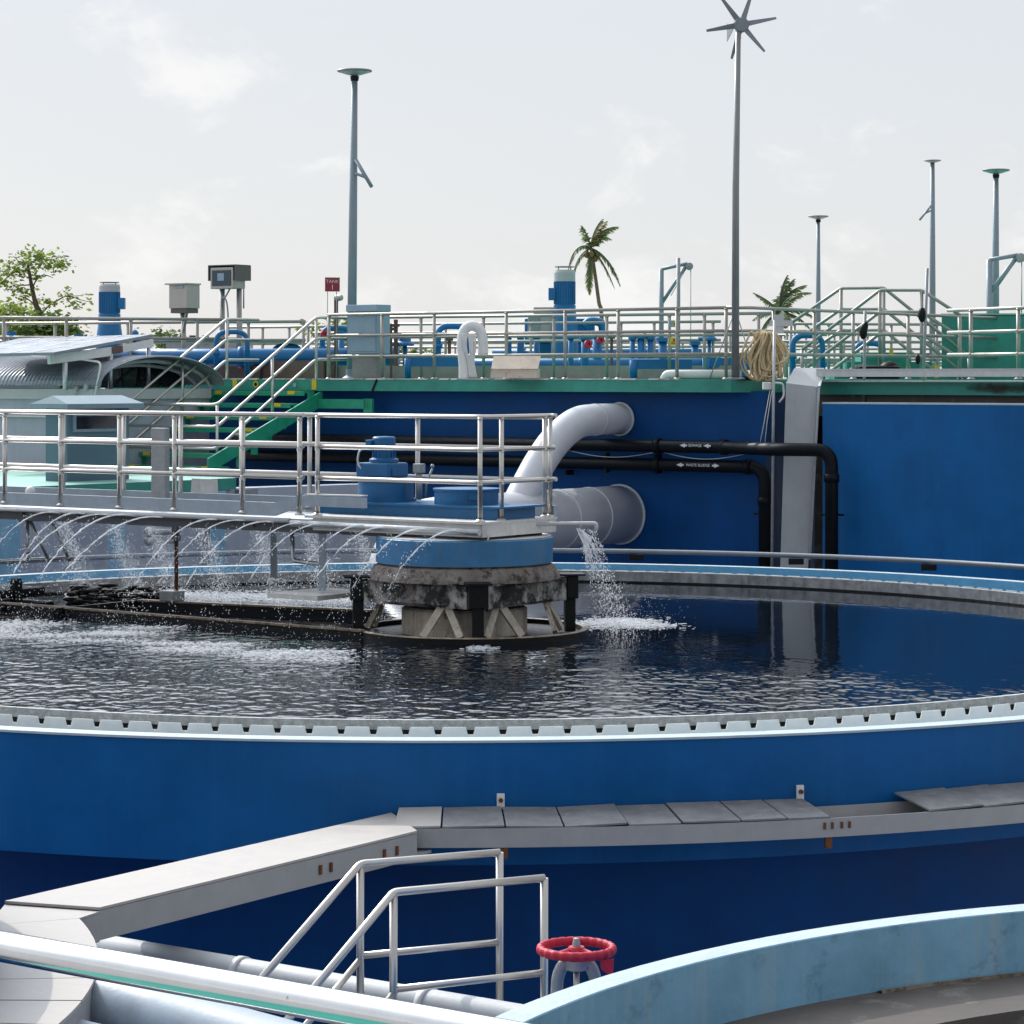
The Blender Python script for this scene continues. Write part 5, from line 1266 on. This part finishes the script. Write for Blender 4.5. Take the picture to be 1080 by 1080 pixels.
# headers: long horizontal blue pipes
def header(la, x0, x1, y, d0, d1, r, grp='blue header pipes'):
    a = P(x0, y, d0); b_ = PZ(x1, a.z, d1)
    t = thing('header_pipe', la, 'pipe', (a + b_) / 2, grp)
    MB().tube([a, b_], r, 20).build('pipe_run', bgblue, t)
    for f in (.15, .5, .85):
        q_ = a.lerp(b_, f); u_ = (b_ - a).normalized()
        MB().tube([q_ - u_ * .04, q_ + u_ * .04], r * 1.25, 20).build('flange', bgblue, t)
        MB().box((q_.x + .3, q_.y, (DECK + q_.z - r) / 2), (.12, .2, max(.05, q_.z - r - DECK))).build('support', brownwall, t)
header('long blue header pipe behind the shed and the left stair rails', 90, 420, 377, 48, 47.5, .16)
header('blue header pipe running low across the deck behind the concrete kerb', 430, 800, 384.5, 49.5, 48.5, .11)
header('far blue header pipe at the level of the middle rail', 520, 740, 373, 58, 57, .10)
def stub(la, px, d, ytop, r, kind, red_=False):
    b_ = PZ(px, DECK, d); zt = P(0, ytop, d).z
    t = thing('valve_pipe', la, 'pipe', b_, 'blue valve pipes on the deck')
    if kind == 'hook':
        e = b_ + Vector((.55, .1, 0))
        MB().tube(bend([b_, Vector((b_.x, b_.y, zt)), Vector((e.x, e.y, zt)), Vector((e.x, e.y, DECK))], .2, 6), r, 14).build('pipe_run', bgblue, t)
        MB().tube([Vector((b_.x, b_.y, zt - .42)), Vector((b_.x, b_.y, zt - .34))], r * 1.5, 14).build('flange', bgblue, t)
    elif kind == 'post':
        MB().tube([b_, Vector((b_.x, b_.y, zt))], r, 14).build('pipe_run', bgblue, t)
        MB().lathe([(r * 1.6, -.04), (r * 1.6, .04), (0, .04)], Vector((b_.x, b_.y, zt)), 14).build('flange', bgblue, t)
    elif kind == 'dome':
        MB().tube([b_, Vector((b_.x, b_.y, zt - .1))], r * .6, 12).build('pipe_run', bgblue, t)
        MB().lathe([(r * 2.4, -.13), (r * 2.4, -.09), (r * 1.7, -.05), (r * 1.4, .03), (r * .7, .07), (0, .08)], Vector((b_.x, b_.y, zt)), 18).tube([Vector((b_.x - r * 3.5, b_.y, zt - .1)), Vector((b_.x, b_.y, zt - .1))], r * .7, 10).build('valve_bonnet', bgblue, t)
    elif kind == 'gate':
        MB().tube([b_, Vector((b_.x, b_.y, zt))], r, 12).box(Vector((b_.x + .5, b_.y + .1, zt - r)), (1.0, .2, .16)).build('pipe_run', bgblue, t)
    if red_:
        MB().lathe([(.03, -.02), (.075, -.02), (.075, .02), (.03, .02)], Vector((b_.x + .05, b_.y - .2, zt - .12)), 16, (0.5, -.85, .1)).tube([Vector((b_.x, b_.y, zt - .12)), Vector((b_.x + .05, b_.y - .2, zt - .12))], .02, 6).build('handwheel', red, t)
spec = [(228, 47, 350, .045, 'hook', 0, 'blue hooked pipe under the monitor, left stair rail in front'), (288, 52, 365, .05, 'hook', 0, 'small blue pipe loop left of the red sign'), (340, 50, 346, .055, 'hook', 1, 'dark blue pipe loop with a red wheel below the red sign'),
        (360, 51, 352, .06, 'post', 0, 'slim blue pipe stub left of the pale cabinet'), (427, 47, 357, .07, 'dome', 0, 'blue domed valve right of the pale cabinet'), (430, 45, 378, .06, 'gate', 0, 'blue square frame low on the deck beneath the domed valve'),
        (462, 50, 344, .06, 'hook', 0, 'blue pipe loop left of the plastic wrapped vent'), (536, 52, 353, .07, 'post', 0, 'blue pipe stub right of the plastic wrapped vent'), (549, 52, 352, .075, 'post', 0, 'blue pipe stub standing above the cream box'), (566, 52, 355, .06, 'post', 0, 'blue pipe stub at the left foot of the large motor'),
        (602, 46, 355, .05, 'post', 0, 'tall slim blue post right below the large motor'), (617, 47, 356, .07, 'post', 1, 'blue post with a red valve wheel right of the large motor'), (630, 49, 352, .09, 'post', 1, 'thick blue post with a red valve wheel behind the railing'), (667, 50, 356, .05, 'post', 0, 'first blue post in the row left of the warning signs'), (676, 50, 355, .07, 'post', 0, 'second blue post in the row left of the warning signs'),
        (686, 50, 356, .06, 'post', 0, 'third blue post in the row left of the warning signs'), (699, 48, 358, .08, 'post', 0, 'thick blue post just left of the warning signs'), (733, 51, 362, .07, 'post', 0, 'blue post just right of the warning signs'), (748, 50, 352, .06, 'dome', 0, 'blue domed valve left of the turbine pole'),
        (668, 44.5, 380, .07, 'gate', 0, 'blue square frame low on the deck under the row of posts'), (745, 45, 378, .07, 'gate', 0, 'blue square frame low on the deck left of the turbine pole'), (836, 47, 354, .05, 'hook', 0, 'blue pipe loop right of the hose coil'), (903, 52, 362, .06, 'hook', 0, 'far blue pipe loop behind the crossover stairs'), (868, 50, 385, .05, 'post', 0, 'short blue post left of the black tarpaulin'),
        (83, 50, 355, .06, 'post', 1, 'blue stub with a red wheel left of the upright motor at left'), (142, 49, 352, .05, 'dome', 0, 'blue domed valve behind the solar panel'), (12, 50, 352, .06, 'post', 0, 'blue stub at the far left border behind the railing'), (785, 46, 375, .06, 'post', 0, 'blue post between the turbine pole and the hose coil')]
for (px, d, yt_, r, kd, rd, la) in spec: stub(la, px, d, yt_, r, kd, rd)
tag(MB().bar(P(-40, 361, 52), P(320, 361, 52), .5, .05).build('walkway_strip', steelfar), 'thin pale walkway strip behind the solar panel', 'walkway')
for i, (x, y0, y1, d_, w_, la) in enumerate(((412.5, 341, 392, 46.6, .035, 'thin rusty upright right behind the pale cabinet'), (417.5, 337, 392, 46.9, .06, 'thicker rusty upright right of the pale cabinet'), (347.5, 376, 396, 46.8, .09, 'short dark brown upright below the red sign'), (474, 352, 396, 47, .05, 'rusty upright left of the plastic wrapped vent'), (645, 350, 397, 47.3, .045, 'brown upright behind the front railing right of the large motor'))):
    tag(MB().bar(P(x, y0, d_), PZ(x, DECK, d_), w_ * 1.2, w_ * 1.2).bar(P(x - 4, y0 + 6, d_ - .06), P(x + 4, y0 + 6, d_ - .06), .03, .05).build('steel_upright', brownwall), la, 'upright', 'rusty uprights on the deck')
# concrete kerbs on the deck
for i, (x0, x1, y0, y1, d, la, m) in enumerate(((345, 780, 386, 398, 47.2, 'low concrete kerb running along the middle of the deck', conckerb), (205, 345, 381, 399, 49, 'low brown kerb behind the top of the green stairs', brownwall))):
    a = P(x0, y0, d); b_ = P(x1, y0, d - 2.2); 
    tag(MB().bar(Vector((a.x, a.y, (a.z + DECK) / 2)), Vector((b_.x, b_.y, (a.z + DECK) / 2)), .2, a.z - DECK).build('deck_kerb', m), la, 'kerb')
# plastic wrapped vent, cream box, white pipe
d = 41.6
t = thing('goose_neck_vent', 'white gooseneck vent wrapped in clear plastic on the deck', 'vent', PZ(493, DECK, d))
MB().tube(smooth([PZ(489, DECK, d), P(489, 385, d), P(487, 362, d), P(490, 348, d), P(498, 343.5, d), P(506, 348, d), P(509, 358, d), P(509.5, 374, d)]), .082, 18).build('neck', white, t)
k = MB(); random.seed(2)
for j in range(9):
    x = 488 + j * 1.6; k.tube(smooth([P(x, 352, d - .09), P(x + random.uniform(-2, 2), 366, d - .11), P(494 + j * .7, 382, d - .08), P(496 + j * .8, 398, d - .06)]), .018, 6)
k.build('plastic_wrap', clothm, t)
d = 41.8
t = thing('cream_box', 'cream coloured slanted box cover standing on the deck edge', 'box', PZ(544, DECK, d))
a = [P(517, 398.5, d), P(567, 398.5, d), P(567, 389, d), P(518.5, 389, d)]; 
MB().extrude([P(517, 398.8, d), P(566.5, 398.8, d), P(566.5, 389, d), P(518, 389, d)], (.05, .5, 0)).build('lower_body', creambox, t)
k = MB(); f4 = [P(518, 389, d - .03), P(567.5, 389, d - .03), P(570.5, 375.5, d + .22), P(520.5, 375.5, d + .22)]; b4 = [P(518, 389, d + .5), P(567.5, 389, d + .5), P(570.5, 375.5, d + .5), P(520.5, 375.5, d + .5)]
k.add(f4 + b4, [(0, 1, 2, 3), (5, 4, 7, 6), (3, 2, 6, 7), (0, 3, 7, 4), (1, 5, 6, 2), (0, 4, 5, 1)]).build('slanted_lid', creambox, t)
tag(MB().tube(bend([PZ(700, DECK - .1, 40.9), P(702, 395, 40.85), P(776, 395, 40.3)], .12, 5), .075, 16).build('white_pipe', white), 'short white pipe lying on the deck edge near the turbine pole', 'pipe')
tag(MB().bar(P(778, 399, 39.9), P(806, 400, 40.1), .06, .05).build('black_strip', black), 'black strip on the deck corner under the hose coil', 'strip')
# hanging hose coil
k = MB(); random.seed(8)
hd = 39.75
for i in range(30):
    f = random.random(); x0 = 808 + random.gauss(0, 5); wl_ = random.uniform(1, 17); wr_ = random.uniform(1, 18); yb = random.uniform(380, 402); yt_ = random.uniform(349, 354); dd = hd - random.random() * .18
    pts = []
    for j in range(19):
        a = 2 * math.pi * j / 18
        wx = (wl_ if math.sin(a) > 0 else wr_)
        yy = (yt_ + yb) / 2 - math.cos(a) * (yb - yt_) / 2
        spread = .25 + .95 * min(1, max(0, (yy - yt_) / 26))
        pts.append(P(x0 - math.sin(a) * wx * spread + 1.5 * (yy - 350) / 40 * math.sin(i), yy, dd + .02 * math.cos(3 * a + i)))
    k.tube(pts, .016 if i % 3 else .022, 6)
for i in range(16):
    x0 = 803 + random.random() * 10; x1 = 792 + 34 * (i + random.random()) / 16; dd = hd - random.random() * .2
    k.tube(smooth([P(x0, 351, dd), P(x0 * .7 + x1 * .3, 362, dd - .03), P(x1, 382, dd), P(x1 + random.gauss(0, 1.5), random.uniform(392, 402), dd)]), random.uniform(.010, .02), 6)
ob = k.build('hose_coil', rope); tag(ob, 'tan ropes and hose coiled over the deck corner railing', 'hose')
t = thing('corner_panel', 'grey steel bracket panel on the railing behind the hose coil', 'bracket', P(823, 345, 40.4))
MB().box(P(821, 342, 40.4), (.16, .03, .30)).bar(P(812, 341, 40.36), P(836, 341, 40.36), .02, .09).build('panel', steeldull, t)

# ---------------------------------------------------------------- palms and trees
def frond(k, base, az, el, ln, droop, wind, n=15, leaf=.55, seed=0):
    rnd = random.Random(seed)
    d_ = Vector((math.cos(az) * math.cos(el), math.sin(az) * math.cos(el), math.sin(el))); p = Vector(base); pts = [p.copy()]
    for i in range(n):
        p = p + d_ * (ln / n); pts.append(p.copy())
        d_ = (d_ + Vector((wind, 0, -droop)) * (1.6 / n)).normalized()
    k.tube(pts, [.05 * (1 - i / (n + 2)) + .008 for i in range(n + 1)], 5)
    for i in range(2, n + 1):
        t_ = (pts[i] - pts[i - 1]).normalized(); f = i / n
        side = t_.cross(UP); side = side.normalized() if side.length > 1e-3 else Vector((1, 0, 0))
        for sg in (-1, 1):
            for h in range(3):
                L_ = 1.35 * leaf * (math.sin(math.pi * min(.97, f * .85 + .12)) ** .6) * rnd.uniform(.7, 1.1)
                b0 = pts[i - 1].lerp(pts[i], h / 3)
                dr = (side * sg * rnd.uniform(.5, .9) + t_ * .6 + Vector((wind * .9, 0, -rnd.uniform(.3, .9)))).normalized()
                wv_ = t_ * .05 * (ln / 3 + .3); tip = b0 + dr * L_; m_ = b0 + dr * L_ * .55 + UP * .03
                k.add([b0 - wv_, b0 + wv_, m_ + wv_ * .8, tip, m_ - wv_ * .8], [(0, 1, 2, 4), (4, 2, 3)])
def palm(la, trunk, r, fr, dry=()):
    t = thing('coconut_palm', la, 'palm tree', trunk[0], 'coconut palms')
    n = len(trunk); MB().tube(smooth(trunk), [r * (1.25 - .45 * i / ((n - 1) * 5)) for i in range((n - 1) * 5 + 1)], 10).build('trunk', palmtrunk, t)
    for i, a in enumerate(fr):
        k = MB(); frond(k, trunk[-1], *a, seed=i); k.build('frond', palmm if i not in dry else palmdry, t, fixn=False)
    k = MB(); rnd = random.Random(4)
    for i in range(7): a = rnd.random() * 6.28; k.ball(trunk[-1] + Vector((math.cos(a) * .28, math.sin(a) * .28, -.25 - rnd.random() * .45)), .15, 1, 1, 1.25, 8, 6)
    k.build('coconut', palmdry, t)
D1 = 150
tp = P(623.5, 262, D1)
# azimuth, elevation, length, droop, wind
palm('tall coconut palm with drooping fronds behind the large motor', [Vector((P(638, 0, D1).x, D1, 0)), P(635, 345, D1), P(631.5, 318, D1), P(627, 285, D1), tp], .11,
     [(R(70), R(82), 1.9, .35, .35, 15, .5), (R(20), R(72), 2.2, .75, .45, 15, .5), (R(-40), R(72), 2.0, .6, .55, 15, .45), (R(150), R(72), 1.5, .7, .1, 12, .42), (R(-30), R(-20), 3.0, 1.1, .10, 15, .5),
      (R(200), R(30), 2.3, 2.2, -.02, 15, .45), (R(170), R(-20), 2.4, 1.6, .06, 15, .45), (R(260), R(-60), 2.7, .8, .0, 15, .4), (R(100), R(-62), 2.8, .8, .05, 14, .4), (R(300), R(84), 1.9, .5, .5, 13, .45), (R(10), R(-45), 2.7, .8, .12, 14, .45), (R(60), R(60), 2.0, 1.1, .3, 14, .45)], (8, 9))
D2 = 130
tp = P(823, 330, D2)
palm('small windblown palm showing above the railing right of the turbine pole', [Vector((P(821, 0, D2).x, D2, 0)), P(822, 380, D2), tp], .13,
     [(R(120), R(80), 2.0, .30, .35, 15, .42), (R(60), R(74), 2.2, .6, .62, 15, .42), (R(-60), R(66), 2.1, .75, .65, 15, .4), (R(175), R(48), 1.7, .45, .12, 13, .32), (R(180), R(10), 1.5, .6, .1, 13, .35), (R(0), R(25), 2.0, .9, .4, 15, .4), (R(-20), R(0), 2.1, 1.0, .3, 15, .4), (R(200), R(-15), 1.8, .9, .1, 13, .4), (R(270), R(15), 2.0, .9, .3, 14, .4), (R(90), R(78), 2.0, .4, .45, 14, .4)])
def leafclump(k, c, n, rad, sz, rnd, fl=.7):
    for _ in range(n):
        v = Vector((rnd.gauss(0, 1), rnd.gauss(0, 1), rnd.gauss(0, .75 * fl))) * (rad * .55)
        p = c + v; a = rnd.random() * 6.28; d_ = Vector((math.cos(a), math.sin(a), rnd.uniform(-.7, .4))).normalized(); s_ = d_.cross(Vector((rnd.gauss(0, 1), rnd.gauss(0, 1), rnd.gauss(0, 1)))).normalized()
        l = sz * rnd.uniform(.6, 1.2)
        k.add([p, p + d_ * l * .5 + s_ * l * .26, p + d_ * l, p + d_ * l * .5 - s_ * l * .26], [(0, 1, 2, 3)])
def TX(x, y, d): return P(x, y, d)
dt = 92; rnd = random.Random(3)
t = thing('broadleaf_tree', 'thin leafy tree with open branches above the railing at far left', 'tree', PZ(50, 0, dt))
lims = [([(52, 470), (44, 345), (38, 322), (34, 305), (31, 288), (29, 277)], .13), ([(34, 305), (38, 296), (46, 290), (56, 293)], .035), ([(33, 300), (22, 301), (12, 298)], .03), ([(30, 286), (20, 285), (8, 292), (0, 300)], .035), ([(40, 326), (30, 316), (20, 318)], .03), ([(42, 333), (52, 322), (62, 316), (72, 312), (84, 316), (97, 319)], .035), ([(72, 312), (82, 312), (94, 310)], .018), ([(70, 312), (76, 322), (82, 326)], .018), ([(29, 280), (40, 274), (54, 274), (66, 280)], .03), ([(31, 288), (20, 276), (14, 270)], .025)]
k = MB()
for pts, r in lims:
    q_ = smooth([P(x, y, dt + (i % 2) * .25) for i, (x, y) in enumerate(pts)], 4); k.tube(q_, [r * (1 - .75 * i / len(q_)) for i in range(len(q_))], 6)
k.build('trunk', bark, t)
k = MB()
for x, y, n, rad in ((24, 274, 90, .5), (32, 270, 90, .5), (42, 269, 90, .45), (52, 275, 90, .5), (62, 272, 60, .4), (67, 279, 60, .4), (58, 281, 60, .35), (46, 280, 50, .4), (12, 279, 70, .45), (4, 290, 80, .5), (3, 299, 70, .4), (18, 288, 60, .4), (26, 284, 40, .35), (39, 291, 50, .3), (10, 297, 40, .35), (24, 306, 60, .35), (18, 304, 40, .3), (30, 309, 40, .3), (22, 313, 25, .3), (47, 316, 30, .25), (54, 319, 40, .3), (48, 323, 25, .25), (72, 305, 22, .18), (71, 313, 40, .25), (80, 316, 24, .25), (76, 321, 30, .22), (92, 311, 18, .18), (97, 319, 8, .1), (84, 324, 14, .18), (18, 322, 40, .35), (36, 330, 30, .3), (8, 306, 20, .25), (40, 318, 18, .25), (2, 283, 50, .4), (36, 279, 50, .4)):
    leafclump(k, P(x, y, dt), int(n * .66), rad, .20, rnd)
k.build('crown', leafm, t, fixn=False)
def bush(la, parts, d, m, seed):
    rnd = random.Random(seed); t = thing('bush', la, 'bush', PZ(parts[0][0], 0, d), 'bushes beyond the deck')
    k = MB(); xs_ = [p[0] for p in parts]; cx = sum(xs_) / len(xs_)
    for x, y, n, rad in parts: leafclump(k, P(x, y, d + rnd.uniform(-.5, .5)), n, rad, .24, rnd)
    k.build('foliage', m, t, fixn=False)
    k = MB()
    for x, y, n, rad in parts[:6]: k.tube([PZ(cx, 0, d), P((cx + x) / 2, (y + HY + 30) / 2, d), P(x, y, d)], [.12, .07, .02], 6)
    k.build('stem', bark, t)
bush('yellow green bush at the left border below the thin tree', [(2, 328, 160, .6), (14, 327, 160, .6), (26, 329, 60, .4), (-10, 332, 200, .8), (6, 345, 200, .8)], 96, leafm, 1)
bush('dark bush seen between the rails below the thin tree', [(20, 346, 160, .6), (34, 342, 200, .7), (46, 341, 200, .7), (58, 343, 200, .6), (68, 346, 120, .6), (40, 352, 260, .9), (75, 350, 60, .5), (60, 353, 200, .8), (20, 356, 200, .9)], 88, leafm2, 2)
bush('small light green bush behind the red sign', [(361, 343, 90, .4), (366, 349, 90, .4), (330, 346, 60, .4), (345, 352, 80, .5), (360, 358, 120, .6)], 90, leafm, 3)
bush('low distant green bush behind the deck pipes left of the vent', [(418, 372, 120, .5), (440, 371, 60, .5), (450, 376, 120, .6), (430, 378, 160, .7)], 105, leafm2, 4)
bush('low distant bush behind the shed, left of the monitor posts', [(170, 352, 80, .5), (184, 355, 100, .5), (176, 362, 140, .7), (150, 360, 80, .6)], 110, leafm2, 5)
# long far roof glimpsed between the rails
t = thing('far_building', 'low grey building with dark openings glimpsed behind the cabinet post', 'building', PZ(215, 0, 70))
MB().box((PZ(215, 0, 70).x, 71.5, 3.35), (2.1, 2.5, 6.7)).build('wall', castgrey, t)
for x in (193, 203, 217): MB().box(P(x, 358, 70.2), (.17, .03, .22)).build('window', glassdark, t)
